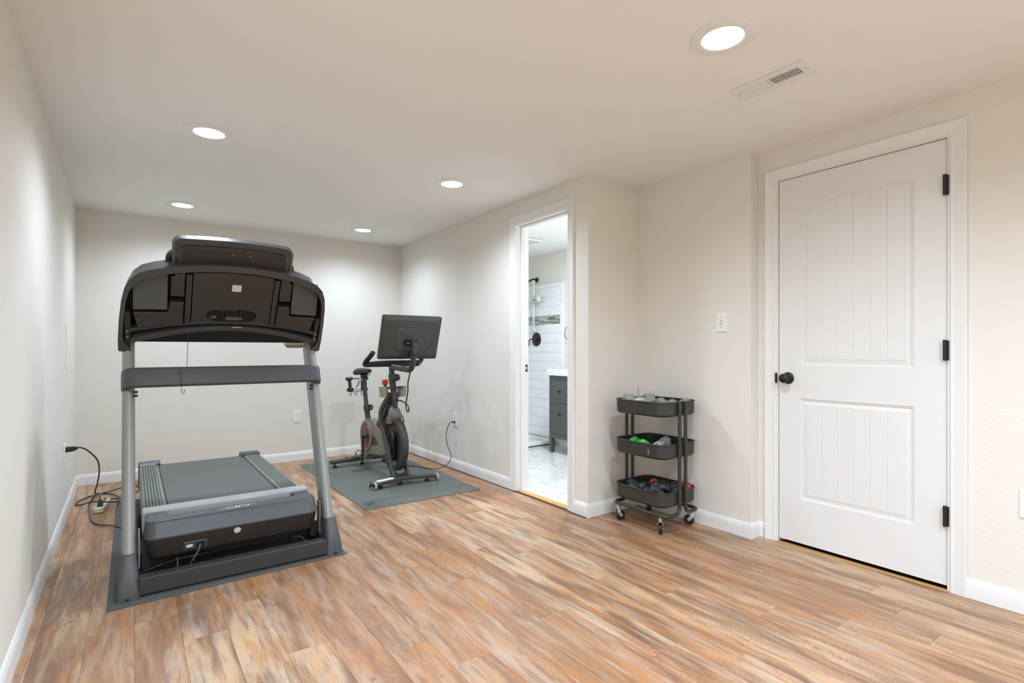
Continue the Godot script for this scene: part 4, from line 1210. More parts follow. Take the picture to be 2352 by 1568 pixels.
func build_bike() -> void:
	var mp := rrect(1.74, 4.33, 0.462, 0.866, 0.012, 3)
	var mt := single("exercise_mat", Geo.new().extrude(mp, Vector3(0, 0.0003, 0), UX, UD, UY, 0.005, 0.0012), M.bike_mat, "grey-green rubber mat lying under the exercise bike", "mat")
	# ring shaped emblem with a P inside
	var lg := Geo.new()
	var lc := Vector3(1.362, 0.0054, 3.592)
	var arc := func(r: float, a0: float, a1: float) -> PackedVector3Array:
		var p := PackedVector3Array()
		for k in 13:
			var t := deg_to_rad(lerpf(a0, a1, k / 12.0))
			p.append(lc + Vector3(cos(t) * r, 0, sin(t) * r))
		return p
	lg.tube(arc.call(0.036, 20, 150), 0.0035, 6, false, UY, 0.0004)
	lg.tube(arc.call(0.036, 215, 330), 0.0035, 6, false, UY, 0.0004)
	lg.tube(arc.call(0.019, -60, 160), 0.0035, 6, false, UY, 0.0004)
	lg.tube(PackedVector3Array([lc + Vector3(-0.03, 0, -0.03), lc + Vector3(0.012, 0, 0.012)]), 0.0035, 6, false, UY, 0.0004)
	lg.tube(PackedVector3Array([lc + Vector3(-0.012, 0, -0.03), lc + Vector3(0.004, 0, -0.012)]), 0.0035, 6, false, UY, 0.0004)
	part("emblem", lg, M.mat_print, mt)

	var o := thing("exercise_bike", "dark grey indoor exercise bike with a big black screen", "exercise bike", Vector3(BX, 0.005, 4.35))
	# stabilisers
	var fp := curve([Vector3(1.535, 0.043, 3.93), Vector3(1.62, 0.05, 3.94), Vector3(BX, 0.055, 3.95), Vector3(1.92, 0.05, 3.94), Vector3(2.045, 0.043, 3.93)], 5)
	var fs := part("front_stabilizer", Geo.new().tube(fp, 0.034, 16, false, UY, 0.015, 4.0), M.bk_frame, o, 40.0)
	part("white_plate", Geo.new().mould(PackedVector2Array([Vector2(0, 0.0), Vector2(0, 0.004), Vector2(0.046, 0.004), Vector2(0.046, 0.0)]), Vector3(1.545, 0.060, 3.912), Vector3(1.685, 0.066, 3.922), UD, UY), M.print_white, fs)
	part("plate_edge", Geo.new().mould(PackedVector2Array([Vector2(0, -0.005), Vector2(0, 0.0), Vector2(0.004, 0.0), Vector2(0.004, -0.005)]), Vector3(1.545, 0.062, 3.909), Vector3(1.685, 0.068, 3.919), UD, UY), M.rust, fs)
	for x: float in [1.523, 2.057]:
		var wh := part("transport_wheel", Geo.new().lathe(Vector3(x - 0.010, 0.036, 3.914), UX, [Vector2(0, 0), Vector2(0.024, 0), Vector2(0.030, 0.004), Vector2(0.0305, 0.010), Vector2(0.030, 0.016), Vector2(0.024, 0.02), Vector2(0, 0.02)], 24), M.wheel_grey, o, 40.0)
		part("wheel_hub", Geo.new().lathe(Vector3(x - 0.0115, 0.036, 3.914), UX, [Vector2(0, 0), Vector2(0.017, 0.0), Vector2(0.017, 0.023), Vector2(0, 0.023)], 16), M.bk_black, wh)
	part("end_cap", Geo.new().lathe(Vector3(1.512, 0.042, 3.93), Vector3(-0.9, 0.1, 0.3), [Vector2(0, 0), Vector2(0.012, 0), Vector2(0.012, 0.012), Vector2(0.022, 0.016), Vector2(0.022, 0.026), Vector2(0, 0.028)], 18), M.bk_black, o)
	var rp := curve([Vector3(1.478, 0.056, 4.875), Vector3(1.6, 0.062, 4.88), Vector3(BX, 0.066, 4.88), Vector3(1.93, 0.062, 4.88), Vector3(2.06, 0.056, 4.875)], 5)
	part("rear_stabilizer", Geo.new().tube(rp, 0.035, 16, false, UY, 0.017, 4.0), M.bk_frame, o, 40.0)
	part("stabilizer_sleeve", Geo.new().tube(curve([Vector3(1.625, 0.0635, 4.88), Vector3(BX, 0.067, 4.88), Vector3(1.915, 0.0635, 4.88)], 5), 0.038, 16, false, UY, 0.021, 4.0), M.bk_frame, o, 40.0)
	for q in [[1.975, 3.93], [BX - 0.02, 3.95], [1.575, 3.94], [1.512, 4.875], [BX, 4.88], [1.985, 4.875]]:
		var c := Vector3(q[0], 0.0055, q[1])
		part("levelling_foot", Geo.new().lathe(c, UY, [Vector2(0, 0), Vector2(0.018, 0), Vector2(0.02, 0.004), Vector2(0.02, 0.013), Vector2(0.016, 0.017), Vector2(0.006, 0.018), Vector2(0.006, 0.04), Vector2(0, 0.04)], 14), M.bk_black, o)
	# fork legs round the flywheel
	for x: float in [1.705, 1.835]:
		var leg := curve([at(0.72, 4.14, lerpf(x, BX, 0.55)), at(0.615, 4.225, lerpf(x, BX, 0.12)), at(0.55, 4.262, x), at(0.466, 4.24, x), at(0.375, 4.182, x), at(0.29, 4.135, x), at(0.2, 4.082, x), at(0.12, 4.035, x), at(0.052, 3.985, x)], 5)
		part("fork_leg", Geo.new().tube(leg, 0.024, 14, false, UX, 0.013, 3.5), M.bk_frame, o, 40.0)
	var yk := PackedVector2Array([Vector2(-0.055, 0.05), Vector2(0.055, 0.05), Vector2(0.055, 0.155)])
	for k in 9:
		var t := PI * k / 8
		yk.append(Vector2(cos(t) * 0.045 - 0.002, 0.125 - sin(t) * 0.042))
	yk.append(Vector2(-0.055, 0.125))
	part("fork_plate", Geo.new().extrude(yk, Vector3(BX, 0, 3.985), UX, UY, UD, 0.012, 0.002), M.bk_frame, o)
	part("fork_base", Geo.new().box(Vector3(BX, 0.058, 3.975), Vector3(0.19, 0.022, 0.085), 0.006), M.bk_frame, o)
	# flywheel
	var fc := at(0.312, 4.115, BX - 0.03)
	var fw := part("flywheel", Geo.new().lathe(fc, UX, [Vector2(0.0, 0.026), Vector2(0.10, 0.026), Vector2(0.15, 0.022), Vector2(0.168, 0.012), Vector2(0.182, 0.004), Vector2(0.196, 0.0), Vector2(0.216, 0.002), Vector2(0.2245, 0.007), Vector2(0.2245, 0.053), Vector2(0.216, 0.058), Vector2(0.19, 0.058), Vector2(0.15, 0.04), Vector2(0, 0.04)], 56), M.bk_frame, o, 25.0)
	part("flywheel_ring", Geo.new().lathe(fc, UX, [Vector2(0.150, 0.0205), Vector2(0.166, 0.0105), Vector2(0.181, 0.0025), Vector2(0.183, 0.0035)], 56), M.bk_gloss, fw, 40.0)
	part("hub_housing", Geo.new().extrude(rrect(4.10, 0.295, 0.055, 0.12, 0.05, 6), Vector3(BX - 0.042, 0, 0), UD, UY, UX, 0.03, 0.008), M.bk_gloss, fw, 40.0)
	var hb := PackedVector3Array()
	for k in 10: hb.append(Vector3(BX - 0.040, 0.312 + sin(-2.6 + k * 0.12) * 0.12, 4.115 - cos(-2.6 + k * 0.12) * 0.12))
	part("chrome_edge", Geo.new().tube(hb, 0.003, 6), M.chrome, fw)
	# smoky guard above the flywheel
	var gr := []
	for q in [[0.475, 4.155, 0.05, 0.055], [0.52, 4.115, 0.056, 0.07], [0.565, 4.11, 0.054, 0.065], [0.60, 4.125, 0.042, 0.05], [0.625, 4.14, 0.022, 0.03]]:
		var r := PackedVector3Array()
		for k in 18: r.append(Vector3(BX + cos(TAU * k / 18) * q[2], q[0], q[1] - sin(TAU * k / 18) * q[3]))
		gr.append(r)
	part("flywheel_guard", Geo.new().loft(gr), M.bk_smoke, o, 60.0)
	part("red_reflection", Geo.new().box(Vector3(BX - 0.048, 0.497, 4.085), Vector3(0.012, 0.035, 0.02), 0.004), M.glove_red, o)  # red block standing in for a reflection on the glossy guard
	# head tube, collar, clamp knob, post
	part("head_tube", Geo.new().tube(curve([at(0.60, 4.10), at(0.70, 4.117), at(0.80, 4.155), at(0.845, 4.165)], 4), [0.019, 0.020, 0.021, 0.022, 0.023, 0.024, 0.0255, 0.027, 0.028, 0.028, 0.028, 0.028, 0.028], 16), M.bk_frame, o, 50.0)
	part("head_sleeve", Geo.new().cyl(at(0.735, 4.128), at(0.668, 4.108), 0.025, 16, 0.002), M.bk_frame, o, 50.0)
	part("head_collar", Geo.new().cyl(at(0.838, 4.163), at(0.885, 4.172), 0.031, 18, 0.003), M.bk_frame, o)
	var k1 := part("clamp_knob", Geo.new().lathe(at(0.856, 4.15), Vector3(0, 0.05, -1), [Vector2(0.010, 0), Vector2(0.010, 0.05), Vector2(0.026, 0.055), Vector2(0.029, 0.062), Vector2(0.029, 0.082), Vector2(0.025, 0.087), Vector2(0.012, 0.085), Vector2(0, 0.085)], 22), M.bk_black, o, 40.0)
	part("knob_dot", Geo.new().ball(at(0.866, 4.064, BX + 0.013), Vector3(0.003, 0.004, 0.002), 8, 6), M.print_white, k1)
	part("handlebar_post", Geo.new().cyl(at(0.87, 4.169), at(0.958, 4.182), 0.0225, 16), M.bk_frame, o, 50.0)
	# handlebars
	var yb := 0.966
	var bar := curve([Vector3(1.552, 1.066, 4.03), Vector3(1.54, 1.03, 4.075), Vector3(1.528, 0.99, 4.13), Vector3(1.54, yb, 4.172), Vector3(1.60, yb, 4.18), Vector3(BX, yb, 4.18), Vector3(1.94, yb, 4.18), Vector3(2.0, yb, 4.172), Vector3(2.012, 0.99, 4.13), Vector3(2.0, 1.03, 4.075), Vector3(1.988, 1.066, 4.03)], 6)
	part("handlebar", Geo.new().tube(bar, 0.0195, 14), M.bk_black, o, 60.0)
	var inr := curve([Vector3(1.53, 0.972, 4.17), Vector3(1.565, 0.982, 4.06), Vector3(1.61, 0.99, 3.985), Vector3(1.69, 0.99, 3.965), Vector3(BX, 0.99, 3.962), Vector3(1.85, 0.99, 3.965), Vector3(1.93, 0.99, 3.985), Vector3(1.975, 0.982, 4.06), Vector3(2.01, 0.972, 4.17)], 5)
	part("inner_handlebar", Geo.new().tube(inr, 0.0145, 12), M.bk_black, o, 60.0)
	# screen arm
	var arm := rounded([at(0.945, 4.182), at(0.937, 4.0), at(0.928, 3.785), at(1.06, 3.742), at(1.14, 3.735)], 0.06, 8)
	part("screen_arm", Geo.new().tube(arm, 0.0225, 16), M.bk_frame, o, 60.0)
	part("arm_head", Geo.new().box(at(1.10, 3.742), Vector3(0.042, 0.115, 0.03), 0.006, Basis(UX, 0.18)), M.bk_black, o)
	# screen: face towards the rider, bevelled back towards the wall opposite
	var sc := at(1.1845, 3.8115)
	var sv := Vector3(0, 0.948, -0.319)
	var sw := Vector3(0, -0.319, -0.948)     # away from the rider
	var rs := []
	for q in [[0.0, 0.247, 0.174, 0.014], [0.003, 0.25, 0.177, 0.016], [0.014, 0.25, 0.177, 0.016], [0.018, 0.2485, 0.1755, 0.016], [0.030, 0.222, 0.148, 0.03], [0.033, 0.212, 0.138, 0.03]]:
		var r := p3(rrect(0, 0, q[1], q[2], q[3], 4), sc + sw * (q[0] - 0.012), UX, sv)
		r.reverse()
		rs.append(r)
	for r in rs: r.reverse()
	var scr := part("screen", Geo.new().loft(rs), M.bk_screen, o, 20.0)
	part("display_glass", Geo.new().extrude(rrect(0, 0, 0.24, 0.167, 0.01, 3), sc - sw * 0.012, UX, sv, -sw, 0.001), M.glass_black, scr)
	part("back_cover", Geo.new().extrude(rrect(0.014, -0.012, 0.142, 0.088, 0.045, 6), sc + sw * 0.0205, UX, sv, sw, 0.004, 0.0018), M.bk_screen_mid, scr, 30.0)
	part("mount_recess", Geo.new().extrude(rrect(0.0, -0.035, 0.063, 0.021, 0.02, 6), sc + sw * 0.0245, UX, sv, sw, 0.0012), M.bk_gloss, scr)
	part("mount_pin", Geo.new().cyl(sc + sv * -0.037 + sw * 0.04 - UX * 0.048, sc + sv * -0.037 + sw * 0.04 + UX * 0.05, 0.011, 14, 0.003), M.bk_frame, scr)
	part("mount_bracket", Geo.new().box(sc + sv * -0.04 + sw * 0.05, Vector3(0.05, 0.035, 0.04), 0.006, Basis(UX, sv, -sw)), M.bk_black, scr)
	part("cable_clip", Geo.new().box(sc + sv * -0.135 + sw * 0.03 + UX * 0.015, Vector3(0.045, 0.05, 0.02), 0.006, Basis(UX, sv, -sw)), M.bk_black, scr)
	# down tube and rear shroud
	part("down_tube", Geo.new().tube(curve([at(0.71, 4.135), at(0.63, 4.215), at(0.52, 4.34), at(0.42, 4.455), at(0.37, 4.50)], 4), 0.031, 16, false, UX, 0.024, 3.0), M.bk_frame, o, 50.0)
	part("frame_strut", Geo.new().tube(curve([at(0.47, 4.25), at(0.42, 4.28), at(0.37, 4.31)], 3), 0.03, 14, false, UX, 0.035, 3.0), M.bk_frame, o, 50.0)
	var out := PackedVector2Array([Vector2(4.665, 0.462), Vector2(4.60, 0.466), Vector2(4.55, 0.462), Vector2(4.485, 0.437), Vector2(4.38, 0.395), Vector2(4.316, 0.375), Vector2(4.272, 0.345), Vector2(4.236, 0.263), Vector2(4.222, 0.205), Vector2(4.50, 0.165), Vector2(4.616, 0.150), Vector2(4.665, 0.12), Vector2(4.69, 0.082), Vector2(4.78, 0.075), Vector2(4.80, 0.12), Vector2(4.815, 0.20), Vector2(4.822, 0.287), Vector2(4.81, 0.35), Vector2(4.785, 0.395), Vector2(4.745, 0.43), Vector2(4.71, 0.45)])
	var hole := PackedVector2Array([Vector2(4.553, 0.335), Vector2(4.46, 0.312), Vector2(4.392, 0.280), Vector2(4.385, 0.255), Vector2(4.57, 0.230)])
	var upper := PackedVector2Array(); var lower := PackedVector2Array()
	# split round the opening into an upper and a lower piece
	for k in range(7, 21): pass
	for k in range(16, 21): upper.append(out[k])
	for k in range(0, 8): upper.append(out[k])
	for q in [Vector2(4.385, 0.256), Vector2(4.392, 0.280), Vector2(4.46, 0.312), Vector2(4.553, 0.335), Vector2(4.562, 0.286)]: upper.append(q)
	for k in range(7, 17): lower.append(out[k])
	for q in [Vector2(4.562, 0.286), Vector2(4.57, 0.230), Vector2(4.385, 0.256)]: lower.append(q)
	var sg := Geo.new()
	sg.extrude(upper, Vector3(1.735, 0, 0), UD, UY, UX, 0.07); sg.extrude(lower, Vector3(1.735, 0, 0), UD, UY, UX, 0.07)
	var sh := part("frame_shroud", sg, M.bk_olive, o, 30.0)
	var hub := Vector3(1.735, 0.305, 4.675)
	part("shroud_rim", Geo.new().lathe(hub, -UX, [Vector2(0.142, 0.0), Vector2(0.140, 0.007), Vector2(0.13, 0.010), Vector2(0.112, 0.008), Vector2(0.108, 0.001)], 40), M.bk_olive, sh, 40.0)
	part("red_band", Geo.new().lathe(hub, -UX, [Vector2(0.108, 0.001), Vector2(0.106, 0.004), Vector2(0.072, 0.003), Vector2(0.07, 0.001)], 40), M.bk_red, sh, 40.0)
	part("crank_disc", Geo.new().lathe(hub, -UX, [Vector2(0.071, 0.001), Vector2(0.068, 0.005), Vector2(0.03, 0.007), Vector2(0.022, 0.012), Vector2(0.018, 0.03), Vector2(0, 0.031)], 32), M.bk_frame, o, 40.0)
	part("rear_leg", Geo.new().tube(curve([at(0.19, 4.73), at(0.13, 4.79), at(0.07, 4.875)], 3), 0.03, 14, false, UX, 0.026, 3.0), M.bk_frame, o, 50.0)
	# crank and pedal on the near side, the other pair on the far side
	for s: float in [-1.0, 1.0]:
		var x := 1.70 if s < 0 else 1.85
		var ty := 0.115 if s < 0 else 0.49
		var cr := Geo.new()
		cr.loft([p3(rrect(0, 0, 0.017, 0.008, 0.007, 4), Vector3(x, 0.305, 4.672), UD, UX), p3(rrect(0, 0, 0.013, 0.007, 0.006, 4), Vector3(x - 0.004 * -s, ty, 4.655), UD, UX)])
		cr.cyl(Vector3(x - 0.010, 0.305, 4.672), Vector3(x + 0.010, 0.305, 4.672), 0.02, 16, 0.002)
		part("crank_arm", cr, M.bk_black, o, 40.0)
		if s > 0: part("crank_axle", Geo.new().cyl(Vector3(1.80, 0.305, 4.672), Vector3(1.85, 0.305, 4.672), 0.016, 12), M.bk_black, o)
		var pc := Vector3(x + s * 0.06, ty + 0.004, 4.65)
		var pd := part("pedal", Geo.new().box(pc, Vector3(0.075, 0.024, 0.085), 0.004), M.bk_black, o)
		part("pedal_axle", Geo.new().cyl(Vector3(x, ty + 0.004, 4.65), pc, 0.006, 8), M.zinc, pd)
		var cg := curve([pc + Vector3(-0.034, -0.012, -0.045), pc + Vector3(-0.034, 0.03, -0.055), pc + Vector3(-0.02, 0.066, -0.04), pc + Vector3(0.02, 0.066, -0.04), pc + Vector3(0.034, 0.03, -0.055), pc + Vector3(0.034, -0.012, -0.045)], 4)
		part("toe_cage", Geo.new().tube(cg, 0.004, 6), M.bk_black, pd, 60.0)
		for q in [[-0.025, -0.043], [0.025, -0.043]]: part("pedal_bolt", Geo.new().cyl(pc + Vector3(q[0], 0, q[1]), pc + Vector3(q[0], 0, q[1] - 0.003), 0.004, 8), M.zinc, pd)
	# seat post and saddle
	part("seat_sleeve", Geo.new().tube(PackedVector3Array([at(0.43, 4.715), at(0.545, 4.755)]), 0.0245, 16), M.bk_frame, o, 50.0)
	part("seat_collar", Geo.new().cyl(at(0.527, 4.748), at(0.575, 4.765), 0.029, 18, 0.003), M.bk_frame, o)
	var k2 := part("clamp_knob", Geo.new().lathe(at(0.553, 4.74), Vector3(0, 0.1, -1), [Vector2(0.010, 0), Vector2(0.010, 0.04), Vector2(0.026, 0.045), Vector2(0.029, 0.052), Vector2(0.029, 0.072), Vector2(0.025, 0.077), Vector2(0.012, 0.075), Vector2(0, 0.075)], 22), M.bk_black, o, 40.0)
	part("knob_dot", Geo.new().ball(at(0.556, 4.664, BX + 0.012), Vector3(0.004, 0.006, 0.002), 8, 6), M.print_white, k2)
	part("seat_post", Geo.new().tube(curve([at(0.55, 4.757), at(0.66, 4.79), at(0.735, 4.807), at(0.79, 4.812), at(0.825, 4.84), at(0.835, 4.87)], 5), 0.0195, 16), M.bk_frame, o, 50.0)
	var rings := []
	for q in [[4.668, 0.010, 0.908, 0.888], [4.682, 0.020, 0.914, 0.88], [4.73, 0.027, 0.917, 0.872], [4.79, 0.036, 0.917, 0.868], [4.84, 0.052, 0.917, 0.862], [4.88, 0.068, 0.918, 0.854], [4.915, 0.075, 0.917, 0.85], [4.94, 0.068, 0.91, 0.855], [4.952, 0.045, 0.9, 0.868]]:
		var r := PackedVector3Array()
		var yc: float = (q[2] + q[3]) / 2
		var hh: float = (q[2] - q[3]) / 2
		for k in 18:
			var a := TAU * k / 18
			var ca := signf(cos(a)) * pow(absf(cos(a)), 0.75)
			var sa := signf(sin(a)) * pow(absf(sin(a)), 0.75)
			r.append(Vector3(BX + ca * q[1], yc + sa * hh - (0.012 * absf(ca) * absf(ca) if q[1] > 0.04 else 0.0), q[0]))
		rings.append(r)
	part("saddle", Geo.new().loft(rings), M.bk_black, o, 60.0)
	var rl := Geo.new()
	for s: float in [-1.0, 1.0]:
		rl.tube(curve([at(0.874, 4.70, BX + s * 0.01), at(0.852, 4.75, BX + s * 0.02), at(0.852, 4.85, BX + s * 0.022), at(0.868, 4.92, BX + s * 0.03)], 4), 0.0035, 6)
	part("saddle_rails", rl, M.bk_gloss, o, 60.0)
	part("saddle_clamp", Geo.new().box(at(0.846, 4.83), Vector3(0.06, 0.03, 0.035), 0.006), M.bk_black, o)
	# wire rack for hand weights behind the saddle
	part("rack_mount", Geo.new().box(at(0.755, 4.965, 1.815), Vector3(0.045, 0.075, 0.04), 0.008), M.bk_black, o)
	part("rack_arm", Geo.new().tube(curve([at(0.83, 4.86), at(0.81, 4.92, 1.79), at(0.77, 4.96, 1.80)], 4), 0.010, 10), M.bk_black, o)
	var wr := Geo.new()
	wr.tube(rounded([Vector3(1.815, 0.81, 4.97), Vector3(1.66, 0.81, 4.99), Vector3(1.655, 0.81, 5.04), Vector3(1.80, 0.81, 5.05)], 0.02), 0.003, 6)
	wr.tube(rounded([Vector3(1.79, 0.80, 4.965), Vector3(1.745, 0.74, 4.965), Vector3(1.74, 0.705, 4.965), Vector3(1.82, 0.705, 4.97)], 0.02), 0.003, 6)
	wr.tube(rounded([Vector3(1.76, 0.80, 4.965), Vector3(1.775, 0.745, 4.965), Vector3(1.745, 0.735, 4.965)], 0.01), 0.0025, 6)
	for x: float in [1.69, 1.74, 1.80]:
		wr.tube(curve([Vector3(x - 0.012, 0.69, 4.965), Vector3(x - 0.006, 0.66, 4.965), Vector3(x, 0.652, 4.965), Vector3(x + 0.006, 0.66, 4.965), Vector3(x + 0.012, 0.69, 4.965)], 4), 0.0025, 6)
	wr.cyl(Vector3(1.67, 0.69, 4.965), Vector3(1.82, 0.69, 4.965), 0.003, 6)
	part("weight_rack", wr, M.bk_gloss, o, 60.0)
	# bottle cages, resistance knob
	for s: float in [-1.0, 1.0]:
		var c := Vector3(BX + s * 0.072 - (0.0 if s < 0 else -0.01), 0.695, 4.165 - s * 0.01)
		var rg := []
		for q in [[0.0, 0.030], [0.004, 0.033], [0.085, 0.040], [0.0855, 0.0375], [0.008, 0.031]]:
			var r := PackedVector3Array()
			for k in 22: r.append(c + Vector3(cos(TAU * k / 22) * q[1], q[0], -sin(TAU * k / 22) * q[1]))
			rg.append(r)
		var cg := part("bottle_holder", Geo.new().loft(rg), M.bk_holder, o, 40.0)
		for q in [0.03, 0.062]: part("rivet", Geo.new().ball(c + Vector3(-0.02, q, -0.030), Vector3(0.0025, 0.0025, 0.0025), 8, 6), M.bk_black, cg)
	part("holder_strap", Geo.new().box(at(0.775, 4.12, BX + 0.005), Vector3(0.13, 0.016, 0.03), 0.004), M.bk_frame, o)
	part("knob_post", Geo.new().cyl(at(0.62, 4.245), at(0.79, 4.315), 0.012, 12), M.bk_black, o)
	part("resistance_knob", Geo.new().lathe(at(0.785, 4.312), Vector3(0, 0.95, 0.2), [Vector2(0, 0), Vector2(0.018, 0.0), Vector2(0.026, 0.008), Vector2(0.027, 0.02), Vector2(0.026, 0.04), Vector2(0.022, 0.046), Vector2(0, 0.047)], 10), M.orange, o, 20.0)
	# cables
	part("screen_cable", Geo.new().tube(curve([at(0.93, 3.87, 1.79), at(0.905, 3.86, 1.79), at(0.831, 3.897, 1.79), at(0.763, 3.901, 1.79), at(0.709, 3.918, 1.79), at(0.643, 3.939, 1.79), at(0.599, 3.91, 1.785), at(0.597, 3.87, 1.78), at(0.62, 3.85, 1.775), at(0.648, 3.876, 1.775), at(0.664, 3.935, 1.775), at(0.673, 4.013, 1.78), at(0.668, 4.093, 1.785)], 6), 0.0052, 8), M.cord_black, o, 60.0)
	part("sensor_cable", Geo.new().tube(curve([at(0.625, 4.13, 1.79), at(0.575, 4.145, 1.825), at(0.527, 4.09, 1.83), at(0.48, 4.081, 1.835), at(0.43, 4.115, 1.83)], 6), 0.0042, 8), M.cord_black, o, 60.0)
	part("power_cord", Geo.new().tube(curve([Vector3(2.392, 0.428, 4.214), Vector3(2.368, 0.428, 4.225), Vector3(2.352, 0.405, 4.245), Vector3(2.345, 0.34, 4.272), Vector3(2.345, 0.288, 4.285), Vector3(2.35, 0.20, 4.255), Vector3(2.35, 0.137, 4.20), Vector3(2.335, 0.075, 4.20), Vector3(2.29, 0.025, 4.245), Vector3(2.235, 0.009, 4.28), Vector3(2.18, 0.010, 4.33), Vector3(2.14, 0.010, 4.44), Vector3(2.10, 0.009, 4.52), Vector3(2.02, 0.009, 4.58), Vector3(1.93, 0.02, 4.62), Vector3(1.86, 0.09, 4.66), Vector3(1.805, 0.14, 4.68)], 6), 0.0032, 8), M.cord_black, o, 60.0)
	part("cord_plug", Geo.new().lathe(Vector3(XR - 0.0078, 0.428, 4.211), -UX, [Vector2(0, 0), Vector2(0.011, 0.0), Vector2(0.012, 0.008), Vector2(0.007, 0.014), Vector2(0.005, 0.03), Vector2(0, 0.031)], 12), M.cord_black, o)

	# hand weights in the rack
	var mk := func(c: Vector3, lean: float, label: String) -> void:
		var ax := Vector3(sin(lean), cos(lean), 0)
		var w := thing("hand_weight", label, "dumbbell", c, "hand weights on the bike rack")
		for q in [[-0.068, 1.0], [0.038, 1.0]]:
			part("head", Geo.new().lathe(c + ax * q[0], ax, [Vector2(0, 0), Vector2(0.028, 0), Vector2(0.034, 0.006), Vector2(0.034, 0.024), Vector2(0.028, 0.03), Vector2(0, 0.03)], 20), M.bk_black, w, 40.0)
		part("handle", Geo.new().cyl(c - ax * 0.04, c + ax * 0.04, 0.0155, 14), M.bk_frame, w, 50.0)
	mk.call(Vector3(1.70, 0.758, 5.02), -0.1, "small dark dumbbell standing free in the bike's rear rack")
	mk.call(Vector3(1.85, 0.758, 5.03), 0.06, "small dark dumbbell half hidden behind the bike's seat post")

	# power strip and the black cord that feeds it
	var ps := thing("power_strip", "cream plastic power strip on the floor beside the treadmill", "power strip", Vector3(-0.17, 0.0, 4.59))
	var yaw := Basis(UY, 0.12)
	part("case", Geo.new().box(Vector3(-0.165, 0.0205, 4.575), Vector3(0.054, 0.04, 0.27), 0.007, yaw), M.strip_cream, ps)
	part("face", Geo.new().box(Vector3(-0.165, 0.0412, 4.575), Vector3(0.042, 0.002, 0.235), 0.0, yaw), M.strip_cream, ps)
	for k in 4:
		var c := Vector3(-0.165, 0.0425, 4.575) + yaw * Vector3(0, 0, -0.02 + k * 0.035)
		part("socket", Geo.new().box(c, Vector3(0.03, 0.0008, 0.022), 0.0, yaw), M.slot_dark, ps)
	part("rocker", Geo.new().box(Vector3(-0.165, 0.044, 4.575) + yaw * Vector3(0, 0, 0.11), Vector3(0.016, 0.006, 0.02), 0.001, yaw), M.glove_red, ps)
	var ex := thing("extension_cord", "black cord looping from the wall outlet across the floor", "cord", Vector3(-0.2, 0.0, 4.9))
	var lx := left_x(4.4)
	part("plug", Geo.new().loft([p3(rrect(0, 0, 0.012, 0.017, 0.004, 3), Vector3(lx + 0.0085, 0.449, 4.40), -UD, UY), p3(rrect(0, 0, 0.011, 0.016, 0.004, 3), Vector3(lx + 0.045, 0.450, 4.405), -UD, UY), p3(rrect(0, 0, 0.007, 0.008, 0.004, 3), Vector3(lx + 0.068, 0.452, 4.412), -UD, UY)]), M.cord_black, ex)
	part("cable", Geo.new().tube(curve([Vector3(lx + 0.055, 0.452, 4.408), Vector3(lx + 0.082, 0.452, 4.418), Vector3(-0.235, 0.42, 4.46), Vector3(-0.19, 0.34, 4.54), Vector3(-0.183, 0.25, 4.61), Vector3(-0.197, 0.15, 4.70), Vector3(-0.215, 0.07, 4.83), Vector3(-0.215, 0.018, 4.95), Vector3(-0.185, 0.007, 5.02), Vector3(-0.145, 0.007, 4.985), Vector3(-0.10, 0.012, 4.88), Vector3(-0.07, 0.02, 4.72), Vector3(-0.082, 0.04, 4.545), Vector3(-0.13, 0.056, 4.50), Vector3(-0.18, 0.056, 4.545), Vector3(-0.235, 0.04, 4.63), Vector3(-0.285, 0.012, 4.71), Vector3(-0.318, 0.007, 4.76), Vector3(-0.312, 0.007, 4.84), Vector3(-0.27, 0.007, 4.94), Vector3(-0.22, 0.007, 4.995), Vector3(-0.14, 0.015, 5.02), Vector3(-0.06, 0.007, 5.15), Vector3(0.02, 0.007, 5.17), Vector3(0.05, 0.007, 5.02), Vector3(0.0, 0.007, 4.85), Vector3(-0.06, 0.012, 4.76), Vector3(-0.115, 0.02, 4.735), Vector3(-0.142, 0.022, 4.715)], 6), 0.0045, 8), M.cord_black, ex, 60.0)

func hexbell(label: String, group: String, half: float, r: float, hl: float, head: Material, called: String, rim: Material = null) -> Node3D:
	var o := thing(called, label, "dumbbell", Vector3.ZERO, group)
	for s: float in [-1.0, 1.0]:
		var p := PackedVector2Array()
		for k in 6: p.append(Vector2(cos(TAU * k / 6) * r, sin(TAU * k / 6) * r))
		var hd := part("head", Geo.new().extrude(p, Vector3(s * (half - hl), 0, 0), UD, UY, UX * s, hl, r * 0.16), head, o, 20.0)
		if rim:
			part("end_face", Geo.new().lathe(Vector3(s * half, 0, 0), UX * s, [Vector2(r * 0.55, -0.001), Vector2(r * 0.55, 0.0012), Vector2(r * 0.42, 0.0012), Vector2(r * 0.42, -0.001)], 18), rim, hd)
	part("handle", Geo.new().lathe(Vector3(-half + hl * 0.9, 0, 0), UX, [Vector2(0.013, 0), Vector2(0.0165, (half - hl) * 0.9), Vector2(0.013, (half - hl * 0.9) * 2)], 14), M.iron_rim, o, 60.0)
	return o

